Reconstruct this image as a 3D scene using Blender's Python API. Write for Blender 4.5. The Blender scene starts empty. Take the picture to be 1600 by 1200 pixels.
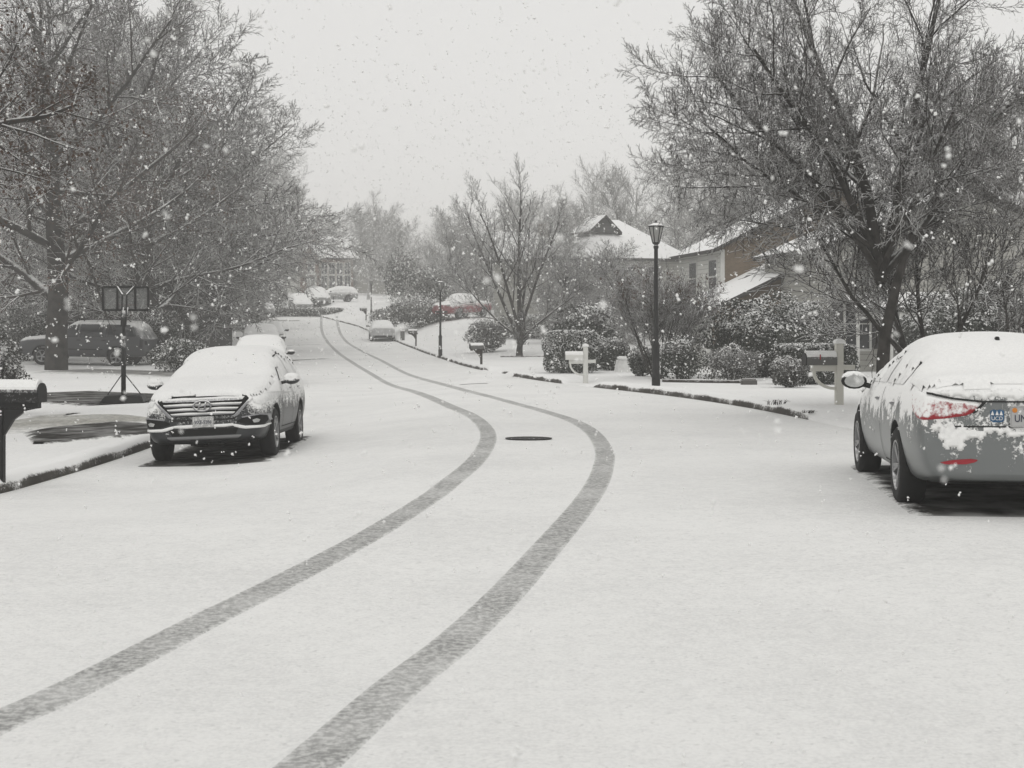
import bpy, bmesh, math, random
import numpy as np
from mathutils import Vector, Matrix
from mathutils import noise as mnoise
from mathutils.bvhtree import BVHTree

F, CAMH, HY = 2300.0, 1.65, 480.0          # focal length in photo pixels, eye height, horizon row
scene = bpy.context.scene
COL = scene.collection
RNG = np.random.default_rng(7)
random.seed(7)
R = math.radians

# ------------------------------------------------------------------ terrain
_ZC = np.array([(-80, 0), (0, 0), (10, 0), (16, -.1), (21, -.2), (30, -.25), (45, -.58), (65, -.88), (85, -.95), (104, -.88),
                (115, -.55), (127, .05), (145, 1.0), (170, 2.0), (195, 2.9), (250, 3.6), (600, 5.2)], float)
_XR = np.array([(-80, 11), (-20, 8.2), (0, 6.6), (12, 5.9), (20, 5.35), (25, 4.9), (30, 4.0), (36, 2.66), (40, 1.65), (47, .3), (55, -.96), (64, -2.2), (73, -3.5),
                (90, -5.9), (106, -8.3), (126, -13.2), (145, -20), (165, -38), (190, -70), (260, -120), (600, -260)], float)
_XL = np.array([(-80, -9), (-20, -6.6), (0, -6.1), (16, -5.62), (21.5, -5.5), (25, -5.6), (36, -6.6), (55, -9.6), (73, -12.3),
                (90, -14.8), (104, -17), (126, -23), (145, -31), (165, -52), (190, -84), (260, -134), (600, -274)], float)
def _sm(tab, y, w=2.5):
    y = np.asarray(y, float)
    return sum(np.interp(y + o, tab[:, 0], tab[:, 1]) for o in (-w, -w/2, 0, w/2, w)) / 5
def ss(t):
    t = np.clip(t, 0, 1); return t*t*(3-2*t)
def zc(y): return _sm(_ZC, y, 3.0)
def xr(y): return _sm(_XR, y)
def xl(y): return _sm(_XL, y)
def road_z(x, y):
    x = np.asarray(x, float); y = np.asarray(y, float)
    drop = (.30*ss((-.5-x)/4.0) + .12*ss((-5-x)/6)) * ss((y-9)/8) * (1-ss((y-45)/25))
    return zc(y) - drop
GAPS_R = [(38.2, 41.2), (51.5, 54.5), (20.0, 24.2)]
GAPS_L = [(26.5, 33.0), (48, 53), (66, 71), (90, 95)]
def gap(y, gaps):
    y = np.asarray(y, float); g = np.zeros_like(y)
    for a, b in gaps: g = np.maximum(g, ss((y-a+.4)/.5)*(1-ss((y-b)/.5)))
    return g
def lawn_z(x, y):
    x = np.asarray(x, float); y = np.asarray(y, float)
    offr = np.maximum(x - xr(y), 0); offl = np.maximum(xl(y) - x, 0)
    off = offr + offl
    kerb = .15 - .13*np.where(offr > 0, gap(y, GAPS_R), gap(y, GAPS_L))*(1-ss((off-.1)/1.6))
    rise = 1.3*ss((y-66)/42)*ss(offr/5.5)*(1-ss((y-125)/40)*.6)
    und = .05*np.sin(x*.35+1)*np.sin(y*.27)*ss((off-1.5)/4)
    return road_z(x, y) + kerb + rise + und
def surf(x, y):
    return float(road_z(x, y)) if xl(y) < x < xr(y) else float(lawn_z(x, y))
def hit(px, py):
    d0 = 1.5; d = d0
    while d < 500:
        x = (px-800)/F*d; z = CAMH-(py-HY)/F*d
        if z <= surf(x, d):
            lo, hi = d0, d
            for _ in range(24):
                m = (lo+hi)/2
                if CAMH-(py-HY)/F*m <= surf((px-800)/F*m, m): hi = m
                else: lo = m
            return Vector(((px-800)/F*hi, hi, surf((px-800)/F*hi, hi)))
        d0 = d; d += max(.15, d*.012)
    return Vector(((px-800)/F*500, 500, 5))
def at(px, d):
    x = (px-800)/F*d
    return Vector((x, d, surf(x, d)))
def zpix(py, d): return CAMH-(py-HY)/F*d

# ------------------------------------------------------------------ object helpers
def link(o, parent=None):
    COL.objects.link(o)
    if parent is not None: o.parent = parent
    return o
def tag(o, label=None, cat=None, group=None, kind=None):
    for k, v in (('label', label), ('category', cat), ('group', group), ('kind', kind)):
        if v: o[k] = v
    return o
def empty(name, loc, rz=0, label=None, cat=None, group=None):
    o = bpy.data.objects.new(name, None); o.location = loc; o.rotation_euler = (0, 0, rz); o.empty_display_size = .2
    return tag(link(o), label, cat, group)
def mesh_np(name, V, faces, mat, parent=None, smooth=False, uv=None):
    """V: n x 3, faces: list of index arrays (m x k each)"""
    me = bpy.data.meshes.new(name)
    V = np.asarray(V, np.float32)
    fs = [np.asarray(f, np.int32) for f in faces if len(f)]
    me.vertices.add(len(V)); me.vertices.foreach_set('co', V.ravel())
    nl = sum(f.size for f in fs); nf = sum(len(f) for f in fs)
    me.loops.add(nl); me.polygons.add(nf)
    idx = np.concatenate([f.ravel() for f in fs])
    tot = np.concatenate([np.full(len(f), f.shape[1], np.int32) for f in fs])
    st = np.concatenate([[0], np.cumsum(tot)[:-1]]).astype(np.int32)
    me.loops.foreach_set('vertex_index', idx)
    me.polygons.foreach_set('loop_start', st)
    try: me.polygons.foreach_set('loop_total', tot)
    except Exception: pass
    if smooth: me.polygons.foreach_set('use_smooth', np.ones(nf, bool))
    if uv is not None:
        l = me.uv_layers.new(name='uv'); l.data.foreach_set('uv', np.asarray(uv, np.float32)[idx].ravel())
    me.update(calc_edges=True)
    me.materials.append(mat)
    return link(bpy.data.objects.new(name, me), parent)
class MB:
    """collects simple solids and links them as one mesh object"""
    def __init__(s): s.v = []; s.f = {}; s.n = 0
    def add(s, V, faces):
        for f in faces: s.f.setdefault(len(f), []).append([i+s.n for i in f])
        s.v.extend([tuple(p) for p in V]); s.n = len(s.v); return s
    def box(s, a, b, M=None):
        (x0, y0, z0), (x1, y1, z1) = a, b
        V = [Vector(p) for p in ((x0,y0,z0),(x1,y0,z0),(x1,y1,z0),(x0,y1,z0),(x0,y0,z1),(x1,y0,z1),(x1,y1,z1),(x0,y1,z1))]
        if M: V = [M @ p for p in V]
        return s.add(V, [(0,3,2,1),(4,5,6,7),(0,1,5,4),(1,2,6,5),(2,3,7,6),(3,0,4,7)])
    def bar(s, p, q, w, h=None, up=(0, 0, 1)):
        p, q = Vector(p), Vector(q); h = h or w; d = (q-p); L = d.length; d.normalize()
        u = Vector(up)
        if abs(d.dot(u)) > .95: u = Vector((0, 1, 0))
        a = d.cross(u).normalized(); b = a.cross(d)
        return s.box((-w/2, -h/2, 0), (w/2, h/2, L), Matrix.Translation(p) @ Matrix((a, b, d)).transposed().to_4x4())
    def tube(s, pts, rad, n=10, cap=True):
        pts = [Vector(p) for p in pts]; V = []; Fc = []
        for i, p in enumerate(pts):
            t = (pts[min(i+1, len(pts)-1)]-pts[max(i-1, 0)]).normalized()
            u = Vector((0, 0, 1)) if abs(t.z) < .9 else Vector((0, 1, 0))
            a = t.cross(u).normalized(); b = a.cross(t); r = rad[i] if hasattr(rad, '__len__') else rad
            V += [p+a*r*math.cos(2*math.pi*k/n)+b*r*math.sin(2*math.pi*k/n) for k in range(n)]
        for i in range(len(pts)-1):
            for k in range(n): Fc.append((i*n+k, i*n+(k+1) % n, (i+1)*n+(k+1) % n, (i+1)*n+k))
        if cap: Fc += [tuple(range(n-1, -1, -1)), tuple(range((len(pts)-1)*n, len(pts)*n))]
        return s.add(V, Fc)
    def lathe(s, prof, n=24, M=None, cap=True):
        """prof: (r, z) pairs about Z"""
        V = [Vector((r*math.cos(2*math.pi*k/n), r*math.sin(2*math.pi*k/n), z)) for r, z in prof for k in range(n)]
        if M: V = [M @ p for p in V]
        Fc = [(i*n+k, i*n+(k+1) % n, (i+1)*n+(k+1) % n, (i+1)*n+k) for i in range(len(prof)-1) for k in range(n)]
        if cap: Fc += [tuple(range(n-1, -1, -1)), tuple(range((len(prof)-1)*n, len(prof)*n))]
        return s.add(V, Fc)
    def prism(s, poly, a, b, axis='y'):
        """poly in (u, z); extruded from a to b along axis"""
        n = len(poly)
        mk = (lambda u, z, t: Vector((u, t, z))) if axis == 'y' else (lambda u, z, t: Vector((t, u, z))) if axis == 'x' else (lambda u, z, t: Vector((u, z, t)))
        V = [mk(u, z, a) for u, z in poly]+[mk(u, z, b) for u, z in poly]
        Fc = [tuple(range(n)), tuple(range(2*n-1, n-1, -1))]+[(i, i+n, (i+1) % n+n, (i+1) % n) for i in range(n)]
        return s.add(V, Fc)
    def build(s, name, mat, parent=None, smooth=False, bevel=0, M=None):
        me = bpy.data.meshes.new(name)
        fs = [f for k in s.f for f in s.f[k]]
        me.from_pydata([tuple(M @ Vector(p)) if M else p for p in s.v], [], fs)
        bm = bmesh.new(); bm.from_mesh(me)
        bmesh.ops.recalc_face_normals(bm, faces=bm.faces)
        if bevel: bmesh.ops.bevel(bm, geom=list(bm.edges), offset=bevel, segments=2, affect='EDGES', clamp_overlap=True)
        bm.to_mesh(me); bm.free()
        if smooth: me.polygons.foreach_set('use_smooth', np.ones(len(me.polygons), bool))
        me.materials.append(mat)
        return link(bpy.data.objects.new(name, me), parent)

# ------------------------------------------------------------------ materials
SNOW = (.84, .84, .83)
def _new(name):
    m = bpy.data.materials.new(name); m.use_nodes = True
    nt = m.node_tree; b = nt.nodes['Principled BSDF']
    return m, nt, b
def _n(nt, t, **kw):
    n = nt.nodes.new(t)
    for k, v in kw.items(): setattr(n, k, v)
    return n
def _math(nt, op, a, b=None, clamp=False):
    n = _n(nt, 'ShaderNodeMath', operation=op, use_clamp=clamp)
    for i, v in enumerate((a, b)):
        if v is None: continue
        if isinstance(v, (int, float)): n.inputs[i].default_value = v
        else: nt.links.new(v, n.inputs[i])
    return n.outputs[0]
def _noise(nt, scale, detail=4, rough=.6, stretch=None, coord='Object'):
    tc = _n(nt, 'ShaderNodeTexCoord'); o = tc.outputs[coord]
    if stretch:
        mp = _n(nt, 'ShaderNodeMapping'); mp.inputs['Scale'].default_value = stretch
        nt.links.new(o, mp.inputs[0]); o = mp.outputs[0]
    n = _n(nt, 'ShaderNodeTexNoise'); n.inputs['Scale'].default_value = scale
    n.inputs['Detail'].default_value = detail; n.inputs['Roughness'].default_value = rough
    nt.links.new(o, n.inputs['Vector']); return n.outputs[0]
def _range(nt, v, a, b, c=0., d=1., smooth=True):
    n = _n(nt, 'ShaderNodeMapRange'); n.interpolation_type = 'SMOOTHSTEP' if smooth else 'LINEAR'
    nt.links.new(v, n.inputs[0])
    for i, q in enumerate((a, b, c, d)): n.inputs[i+1].default_value = q
    return n.outputs[0]
def _mix(nt, fac, a, b):
    n = _n(nt, 'ShaderNodeMix', data_type='RGBA')
    for s, v in (('Factor', fac), ('A', a), ('B', b)):
        i = [q for q in n.inputs if q.name == s and (q.type == 'RGBA' or s == 'Factor' and q.type == 'VALUE')][0]
        if isinstance(v, tuple): i.default_value = (*v, 1)
        elif isinstance(v, float): i.default_value = v
        else: nt.links.new(v, i)
    return [q for q in n.outputs if q.type == 'RGBA'][0]
def _bump(nt, b, h, strength=.5, dist=.02):
    n = _n(nt, 'ShaderNodeBump'); n.inputs['Strength'].default_value = strength; n.inputs['Distance'].default_value = dist
    nt.links.new(h, n.inputs['Height']); nt.links.new(n.outputs[0], b.inputs['Normal'])
def plain(name, col, rough=.7, metal=0., var=.12, nscale=6., bump=0., spec=.3):
    m, nt, b = _new(name)
    n = _noise(nt, nscale)
    nt.links.new(_mix(nt, _range(nt, n, .3, .7), tuple(c*(1-var) for c in col), tuple(min(1, c*(1+var)) for c in col)), b.inputs['Base Color'])
    b.inputs['Roughness'].default_value = rough; b.inputs['Metallic'].default_value = metal
    b.inputs['Specular IOR Level'].default_value = spec
    if bump: _bump(nt, b, n, bump)
    return m
def snowy(name, col, lo, hi, nscale=8., amp=.5, rough=.7, metal=0., stretch=None, spec=.3, bump=.4, dist=.015, fine=0., col2=None, zfade=None, tint=SNOW):
    """a surface with settled snow: lies on upward faces, broken up by noise"""
    m, nt, b = _new(name)
    g = _n(nt, 'ShaderNodeNewGeometry'); sx = _n(nt, 'ShaderNodeSeparateXYZ'); nt.links.new(g.outputs['Normal'], sx.inputs[0])
    n = _noise(nt, nscale, 5, .65, stretch)
    v = _math(nt, 'ADD', sx.outputs[2], _math(nt, 'MULTIPLY', _math(nt, 'SUBTRACT', n, .5), amp))
    if fine:
        f = _noise(nt, 38., 3, .7)
        v = _math(nt, 'ADD', v, _math(nt, 'MULTIPLY', _math(nt, 'SUBTRACT', f, .5), fine))
    if zfade:      # driven snow sticks thicker on the upper part of the thing (z in its own metres)
        tc = _n(nt, 'ShaderNodeTexCoord'); s2 = _n(nt, 'ShaderNodeSeparateXYZ'); nt.links.new(tc.outputs['Object'], s2.inputs[0])
        v = _math(nt, 'ADD', v, _range(nt, s2.outputs[2], *zfade))
    fac = _range(nt, v, lo, hi)
    base = col
    if col2: base = _mix(nt, _range(nt, _noise(nt, nscale*.6), .35, .65), col, col2)
    nt.links.new(_mix(nt, fac, base, tint), b.inputs['Base Color'])
    nt.links.new(_range(nt, fac, 0, 1, rough, .9, False), b.inputs['Roughness'])
    if metal: nt.links.new(_range(nt, fac, 0, .6, metal, 0, False), b.inputs['Metallic'])
    nt.links.new(_range(nt, fac, 0, .6, spec, .1, False), b.inputs['Specular IOR Level'])
    if bump: _bump(nt, b, fac, bump, dist)
    return m
def snowmat(name, lo=.78, hi=.86, s1=35., s2=1.2, bump=.5, dist=.012):
    m, nt, b = _new(name)
    n1 = _noise(nt, s1, 5, .7); n2 = _noise(nt, s2, 3)
    nt.links.new(_mix(nt, _range(nt, _math(nt, 'ADD', n1, _math(nt, 'MULTIPLY', n2, .5)), .5, .95), (lo, lo, lo*.99), (hi, hi, hi*.985)), b.inputs['Base Color'])
    b.inputs['Roughness'].default_value = .9; b.inputs['Specular IOR Level'].default_value = .15
    _bump(nt, b, n1, bump, dist)
    return m

def roadmat():
    """snow packed on asphalt; the uv channel (-1..1 across) opens tyre tracks and wet patches"""
    m, nt, b = _new('road_snow')
    n1 = _noise(nt, 42., 5, .75); n2 = _noise(nt, .5, 3); n3 = _noise(nt, 9., 4, .6)
    v = _math(nt, 'ADD', _math(nt, 'MULTIPLY', n1, .8), _math(nt, 'ADD', _math(nt, 'MULTIPLY', n2, .35), _math(nt, 'MULTIPLY', n3, .3)))
    c = _mix(nt, _range(nt, v, .55, .84), (.72, .72, .71), (.86, .86, .845))
    c = _mix(nt, _range(nt, _noise(nt, 24., 3, .55), .60, .70, 0, .5), c, (.56, .56, .55))
    nt.links.new(c, b.inputs['Base Color'])
    b.inputs['Roughness'].default_value = .88; b.inputs['Specular IOR Level'].default_value = .15
    _bump(nt, b, v, .7, .016)
    return m
def trackmat(name, dark, lo, hi, amt, scale=26., spec=.15):
    """thin snow left in a tyre track or wet strip; frayed into the road snow at its sides"""
    m, nt, b = _new(name)
    tc = _n(nt, 'ShaderNodeTexCoord'); sx = _n(nt, 'ShaderNodeSeparateXYZ'); nt.links.new(tc.outputs['UV'], sx.inputs[0])
    a = _math(nt, 'ABSOLUTE', sx.outputs[0])
    n1 = _noise(nt, scale, 5, .75); n0 = _noise(nt, 42., 5, .75); n2 = _noise(nt, .5, 3); n3 = _noise(nt, 9., 4, .6)
    v0 = _math(nt, 'ADD', _math(nt, 'MULTIPLY', n0, .8), _math(nt, 'ADD', _math(nt, 'MULTIPLY', n2, .35), _math(nt, 'MULTIPLY', n3, .3)))
    snow = _mix(nt, _range(nt, v0, .55, .84), (.72, .72, .71), (.86, .86, .845))
    edge = _range(nt, _math(nt, 'ADD', a, _math(nt, 'MULTIPLY', _math(nt, 'SUBTRACT', n1, .5), .7)), lo, hi, 1, 0)
    # second uv axis runs 0..1 along and fades both ends
    along = _math(nt, 'MULTIPLY', _range(nt, sx.outputs[1], 0, .08), _range(nt, sx.outputs[1], .92, 1., 1, 0))
    grit = _mix(nt, _range(nt, n1, .40, .62), dark, tuple(min(1, q*2.7) for q in dark))
    fac = _math(nt, 'MULTIPLY', _math(nt, 'MULTIPLY', edge, along), _range(nt, _noise(nt, 1.3, 3), .3, .6, amt*.72, amt))
    nt.links.new(_mix(nt, fac, snow, grit), b.inputs['Base Color'])
    b.inputs['Roughness'].default_value = .85; b.inputs['Specular IOR Level'].default_value = spec
    _bump(nt, b, _math(nt, 'SUBTRACT', n1, _math(nt, 'MULTIPLY', fac, .4)), .7, .014)
    return m

M = {}
M['snow'] = snowmat('settled_snow')
M['lawn'] = snowmat('lawn_snow', .77, .87, 14., .35, .6, .03)
M['road'] = roadmat()
M['track'] = trackmat('tyre_track', (.20, .20, .195), .55, .93, .86, 25.)
M['wet'] = trackmat('wet_asphalt', (.05, .048, .044), .45, 1.0, .85, 6.)
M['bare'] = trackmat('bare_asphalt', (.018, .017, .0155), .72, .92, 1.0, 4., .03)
M['grass'] = trackmat('thin_snow_on_grass', (.17, .165, .145), .35, 1.05, .85, 9.)
M['kerb'] = snowy('kerb_concrete', (.042, .038, .033), .26, .62, 3., .95, .9, fine=.8, stretch=(1, 1, 1), col2=(.06, .055, .048))
M['bark'] = snowy('bark', (.022, .020, .018), .30, .90, 5., .9, .95, fine=.5, col2=(.05, .046, .042), bump=.3)
M['twig_dark'] = snowy('oak_twigs', (.040, .034, .030), .22, .80, 1.2, .7, .95, bump=0)
M['twig'] = snowy('snowy_twigs', (.042, .038, .035), .02, .62, 1.6, .7, .95, bump=0)
M['twig_haze_tint'] = snowy('snowy_twigs_haze_tint', (.085, .080, .076), -.35, .65, 1., .8, .95, bump=0)  # lighter bark and more white: distance haze painted into the twig colour
M['brownleaf'] = snowy('dead_leaves', (.10, .060, .042), .45, .95, 3., .6, .9, bump=0, col2=(.055, .040, .032))
M['leaf'] = snowy('evergreen_leaves', (.026, .031, .024), .30, .85, 2.5, .9, .7, bump=0, col2=(.045, .050, .040))
M['leaf_grey'] = snowy('grey_shrub_leaves', (.075, .074, .066), .15, .85, 2.5, .9, .8, bump=0, col2=(.05, .05, .045))
M['leaf_brown'] = snowy('brown_shrub_leaves', (.085, .070, .058), .2, .9, 2.5, .9, .8, bump=0, col2=(.05, .045, .04))
M['iron'] = snowy('black_iron', (.012, .012, .012), .45, .8, 9., .7, .5, fine=.5, bump=.2)
M['black'] = plain('black_plastic', (.012, .012, .012), .5)
M['under'] = plain('dark_underside', (.008, .008, .008), .9)
M['tyre'] = snowy('tyre_rubber', (.014, .014, .014), .7, .95, 12., .6, .85, fine=.4, bump=.2)
M['rim'] = snowy('alloy_rim', (.25, .25, .255), .5, .9, 10., .6, .35, metal=.7, fine=.5, bump=.2)
M['chrome'] = snowy('chrome_trim', (.30, .30, .31), .25, .6, 20., .8, .3, metal=.8, fine=.4, bump=.3)
M['glass_dark'] = plain('dark_glass', (.02, .022, .024), .08, spec=.5)
M['glass_frost'] = snowy('frosted_car_glass', (.33, .335, .33), -.25, .75, 9., .7, .3, fine=.4, bump=.2)
M['white_paint'] = snowy('white_paint', (.62, .62, .59), .4, .7, 6., .4, .6, bump=.2)
M['cream_wood'] = snowy('cream_painted_wood', (.56, .55, .50), .4, .7, 6., .4, .7, bump=.2)
M['dark_wood'] = snowy('dark_wood', (.035, .03, .026), .4, .8, 8., .7, .9, fine=.5, bump=.2)
M['mail_black'] = snowy('black_mailbox_metal', (.012, .012, .012), .02, .55, 16., .4, .5, fine=.9, bump=.5)
M['mail_grey'] = snowy('grey_mailbox_metal', (.10, .10, .095), .1, .6, 16., .6, .5, fine=.9, bump=.5)
m_, nt_, b_ = _new('clear_backboard'); b_.inputs['Base Color'].default_value = (.22, .225, .22, 1); b_.inputs['Roughness'].default_value = .25
tr_ = _n(nt_, 'ShaderNodeBsdfTransparent'); mx_ = _n(nt_, 'ShaderNodeMixShader'); mx_.inputs[0].default_value = .5
nt_.links.new(tr_.outputs[0], mx_.inputs[1]); nt_.links.new(b_.outputs[0], mx_.inputs[2]); nt_.links.new(mx_.outputs[0], nt_.nodes['Material Output'].inputs['Surface']); M['backboard'] = m_
M['lamp_glass'] = plain('lamp_glass', (.30, .30, .29), .35)
M['red_lens'] = snowy('red_tail_lens', (.30, .012, .020), -.28, .22, 26., 1.5, .18, fine=.5, spec=.5, bump=.5)
M['red_plain'] = snowy('red_reflector', (.28, .008, .018), .5, .9, 20., .9, .2, spec=.5, bump=.2)
M['plate'] = snowy('plate_face', (.40, .40, .395), .6, .9, 20., 1., .4, fine=.6, bump=.2)
M['plate_snow'] = snowy('plate_face_snowed', (.35, .35, .345), -.1, .5, 45., 1.4, .5, fine=.8, bump=.3)
M['ink'] = plain('plate_ink', (.02, .025, .05), .5)
M['blue'] = plain('blue_sticker', (.03, .10, .20), .4)
M['orange'] = plain('orange_sticker', (.55, .20, .03), .5)
M['offwhite'] = plain('sticker_white', (.75, .75, .75), .5)
M['seam'] = plain('panel_gap', (.02, .02, .02), .8)
M['rock'] = snowy('rubble_stone', (.10, .095, .09), .2, .6, 5., .6, .9)

# ------------------------------------------------------------------ world, light, camera
SUN_EL, SUN_AZ = R(52), R(200)
w = bpy.data.worlds.new('World'); scene.world = w; w.use_nodes = True
nt = w.node_tree; bg = nt.nodes['Background']
sky = _n(nt, 'ShaderNodeTexSky'); sky.sky_type = 'NISHITA'; sky.sun_disc = False
sky.sun_elevation = SUN_EL; sky.sun_rotation = SUN_AZ; sky.air_density = 1.0; sky.dust_density = 3.0
hs = _n(nt, 'ShaderNodeHueSaturation'); hs.inputs['Saturation'].default_value = .04
nt.links.new(sky.outputs[0], hs.inputs['Color'])
cl = _mix(nt, .85, (1., 1., 1.), (8.7, 8.62, 8.45))
mixn = [n for n in nt.nodes if n.type == 'MIX'][-1]
nt.links.new(hs.outputs[0], [q for q in mixn.inputs if q.name == 'A' and q.type == 'RGBA'][0])
nt.links.new(cl, bg.inputs['Color']); bg.inputs['Strength'].default_value = .1
sun = bpy.data.lights.new('sun', 'SUN'); sun.energy = .6; sun.angle = R(25); sun.color = (1, .98, .95)
so = link(bpy.data.objects.new('sun', sun))
sd = Vector((math.sin(SUN_AZ)*math.cos(SUN_EL), math.cos(SUN_AZ)*math.cos(SUN_EL), math.sin(SUN_EL)))
so.rotation_euler = sd.to_track_quat('Z', 'Y').to_euler()
cam = bpy.data.cameras.new('camera'); co = link(bpy.data.objects.new('camera', cam)); scene.camera = co
cam.sensor_width = 36; cam.lens = 36*F/1600; cam.shift_y = (HY-600)/1600; cam.clip_end = 2000; cam.clip_start = .05
co.location = (0, 0, CAMH); co.rotation_euler = (R(90), 0, 0)
cam.dof.use_dof = True; cam.dof.focus_distance = 26; cam.dof.aperture_fstop = 8.5
scene.view_settings.view_transform = 'Standard'; scene.view_settings.look = 'None'; scene.view_settings.gamma = 1
scene.view_settings.exposure = .0
cy = scene.cycles
cy.max_bounces = 6; cy.diffuse_bounces = 3; cy.glossy_bounces = 2; cy.transmission_bounces = 2; cy.volume_bounces = 2
cy.caustics_reflective = False; cy.caustics_refractive = False

# haze
hb = MB().box((-430, -70, -3.2), (430, 640, 34)).build('haze', M['snow']); tag(hb, kind='stuff')
hm = bpy.data.materials.new('haze_air'); hm.use_nodes = True; n_ = hm.node_tree; n_.nodes.clear()
pv = _n(n_, 'ShaderNodeVolumePrincipled'); out = _n(n_, 'ShaderNodeOutputMaterial'); n_.links.new(pv.outputs[0], out.inputs['Volume'])
pv.inputs['Color'].default_value = (.93, .925, .91, 1); pv.inputs['Density'].default_value = .0020; pv.inputs['Anisotropy'].default_value = .2
hb.data.materials.clear(); hb.data.materials.append(hm)
hb.display_type = 'WIRE'

# ------------------------------------------------------------------ ground, road, kerbs
YS = np.concatenate([np.arange(-30, 2, 2), np.arange(2, 60, .4), np.arange(60, 200, 1.5), np.arange(200, 601, 16)])
OFF = np.array([0, .1, .25, .5, .9, 1.4, 2, 2.8, 4, 5.5, 7.5, 10, 13, 17, 22, 30, 42, 60, 90, 140, 210, 290])
KW = .16
def build_ground():
    rows = []
    for y in YS:
        L = xl(y)-KW-OFF[::-1]; Rr = xr(y)+KW+OFF
        xs = np.concatenate([L, np.linspace(xl(y)-KW+.01, xr(y)+KW-.01, 8), Rr])
        z = np.concatenate([lawn_z(L, y), road_z(xs[len(L):len(L)+8], y)-.06, lawn_z(Rr, y)])
        rows.append(np.stack([np.clip(xs, -425, 425), np.full_like(xs, y), z], 1))
    V = np.array(rows); n, m = V.shape[:2]
    i = np.arange(n*m).reshape(n, m)
    f = np.stack([i[:-1, :-1], i[:-1, 1:], i[1:, 1:], i[1:, :-1]], -1).reshape(-1, 4)
    tag(mesh_np('ground', V.reshape(-1, 3), [f], M['lawn'], smooth=False), kind='structure')
    ys = np.concatenate([np.arange(-30, 2, 1), np.arange(2, 60, .4), np.arange(60, 200, 1.5), np.arange(200, 300, 10)])
    V = []
    for y in ys:
        xs = np.linspace(xl(y)-.02, xr(y)+.02, 24)
        V.append(np.stack([xs, np.full_like(xs, y), road_z(xs, y)], 1))
    V = np.array(V); n, m = V.shape[:2]; i = np.arange(n*m).reshape(n, m)
    f = np.stack([i[:-1, :-1], i[:-1, 1:], i[1:, 1:], i[1:, :-1]], -1).reshape(-1, 4)
    tag(mesh_np('road', V.reshape(-1, 3), [f], M['road'], smooth=True), kind='structure')
    for side, fx, gaps in ((1, xr, GAPS_R), (-1, xl, GAPS_L)):
        ys = np.arange(-4, 150, .3)
        prof = []
        for y in ys:
            x = float(fx(y)); g = float(gap(y, gaps)); rz = float(road_z(x, y)); h = .138*(1-g)+.012*g
            jx = .012*math.sin(y*3.1)+.01*math.sin(y*7.7); tz = .012*math.sin(y*2.3)+.01*math.sin(y*5.9)
            sl = side
            prof.append([(x-sl*.0+jx*0, y, rz-.05), (x+sl*.015, y, rz+h*.62), (x+sl*(.03+jx), y, rz+h*.8+tz*.5), (x+sl*(.07+jx), y, rz+h+.02), (x+sl*.16, y, rz+h+.035+tz), (x+sl*.34, y, float(lawn_z(x+sl*.34, y))+.012), (x+sl*.6, y, float(lawn_z(x+sl*.6, y))-.02)])
        V = np.array(prof); n, m = V.shape[:2]; i = np.arange(n*m).reshape(n, m)
        f = np.stack([i[:-1, :-1], i[:-1, 1:], i[1:, 1:], i[1:, :-1]], -1).reshape(-1, 4)
        if side < 0: f = f[:, ::-1]
        tag(mesh_np('kerb', V.reshape(-1, 3), [f[:, ::-1]], M['kerb'], smooth=True), kind='structure')
build_ground()

def catmull(P, n):
    P = [Vector(p) for p in P]; out = []
    Q = [P[0]*2-P[1]]+P+[P[-1]*2-P[-2]]
    for i in range(1, len(Q)-2):
        for k in range(n):
            t = k/n
            out.append(.5*((2*Q[i])+(Q[i+1]-Q[i-1])*t+(2*Q[i-1]-5*Q[i]+4*Q[i+1]-Q[i+2])*t*t+(3*Q[i]-Q[i-1]-3*Q[i+1]+Q[i+2])*t**3))
    out.append(P[-1]); return out
def strip(name, pix, width, mat, lift=.005, sub=6, kind='structure', fadeends=False, na=8, ground=None):
    """a sheet on the ground along a line of points seen in the photo"""
    P = [hit(*p) if ground is None else p for p in pix]
    P = catmull(P, sub); n = len(P); V = []; U = []
    for i, p in enumerate(P):
        t = (P[min(i+1, n-1)]-P[max(i-1, 0)]); t.z = 0; t.normalize(); s = Vector((t.y, -t.x, 0))
        wd = width if not hasattr(width, '__len__') else np.interp(i/(n-1), np.linspace(0, 1, len(width)), width)
        for k in range(na+1):
            u = -1+2*k/na; q = p+s*u*wd/2
            V.append((q.x, q.y, surf(q.x, q.y)+(lift if 0 < k < na and not (fadeends and i in (0, n-1)) else -.03))); U.append((u, i/(n-1) if fadeends else .5))
    i = np.arange(n*(na+1)).reshape(n, na+1)
    f = np.stack([i[:-1, :-1], i[:-1, 1:], i[1:, 1:], i[1:, :-1]], -1).reshape(-1, 4)
    return tag(mesh_np(name, V, [f], mat, uv=U, smooth=True), kind=kind)
TL = [(502, 494), (503, 517), (513, 536), (542, 561), (586, 588), (636, 609), (692, 630), (736, 649), (755, 664), (763, 680), (758, 699), (739, 724), (705, 752), (670, 779), (575, 838), (440, 910), (320, 970), (215, 1025), (90, 1088), (0, 1127), (-160, 1200), (-500, 1330)]
TR = [(526, 494), (530, 516), (539, 531.5), (574, 553), (621, 577), (674, 596), (730, 611), (792, 627), (849, 642.5), (896, 658), (927, 677), (944, 705), (942, 732), (930, 761), (905, 797), (858, 852), (793, 925), (712, 1002), (625, 1070), (540, 1145), (478, 1200), (330, 1330)]
strip('tyre_track', TL, .30, M['track'])
strip('tyre_track', TR, .30, M['track'])
strip('wet_patch', [(395, 497), (430, 501), (475, 501)], [2.4, 2.2, 1.2], M['wet'], .008, fadeends=True)
strip('wet_patch', [(412, 541), (450, 540), (510, 538)], [.5, .4, .3], M['wet'], .008, fadeends=True)
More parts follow.
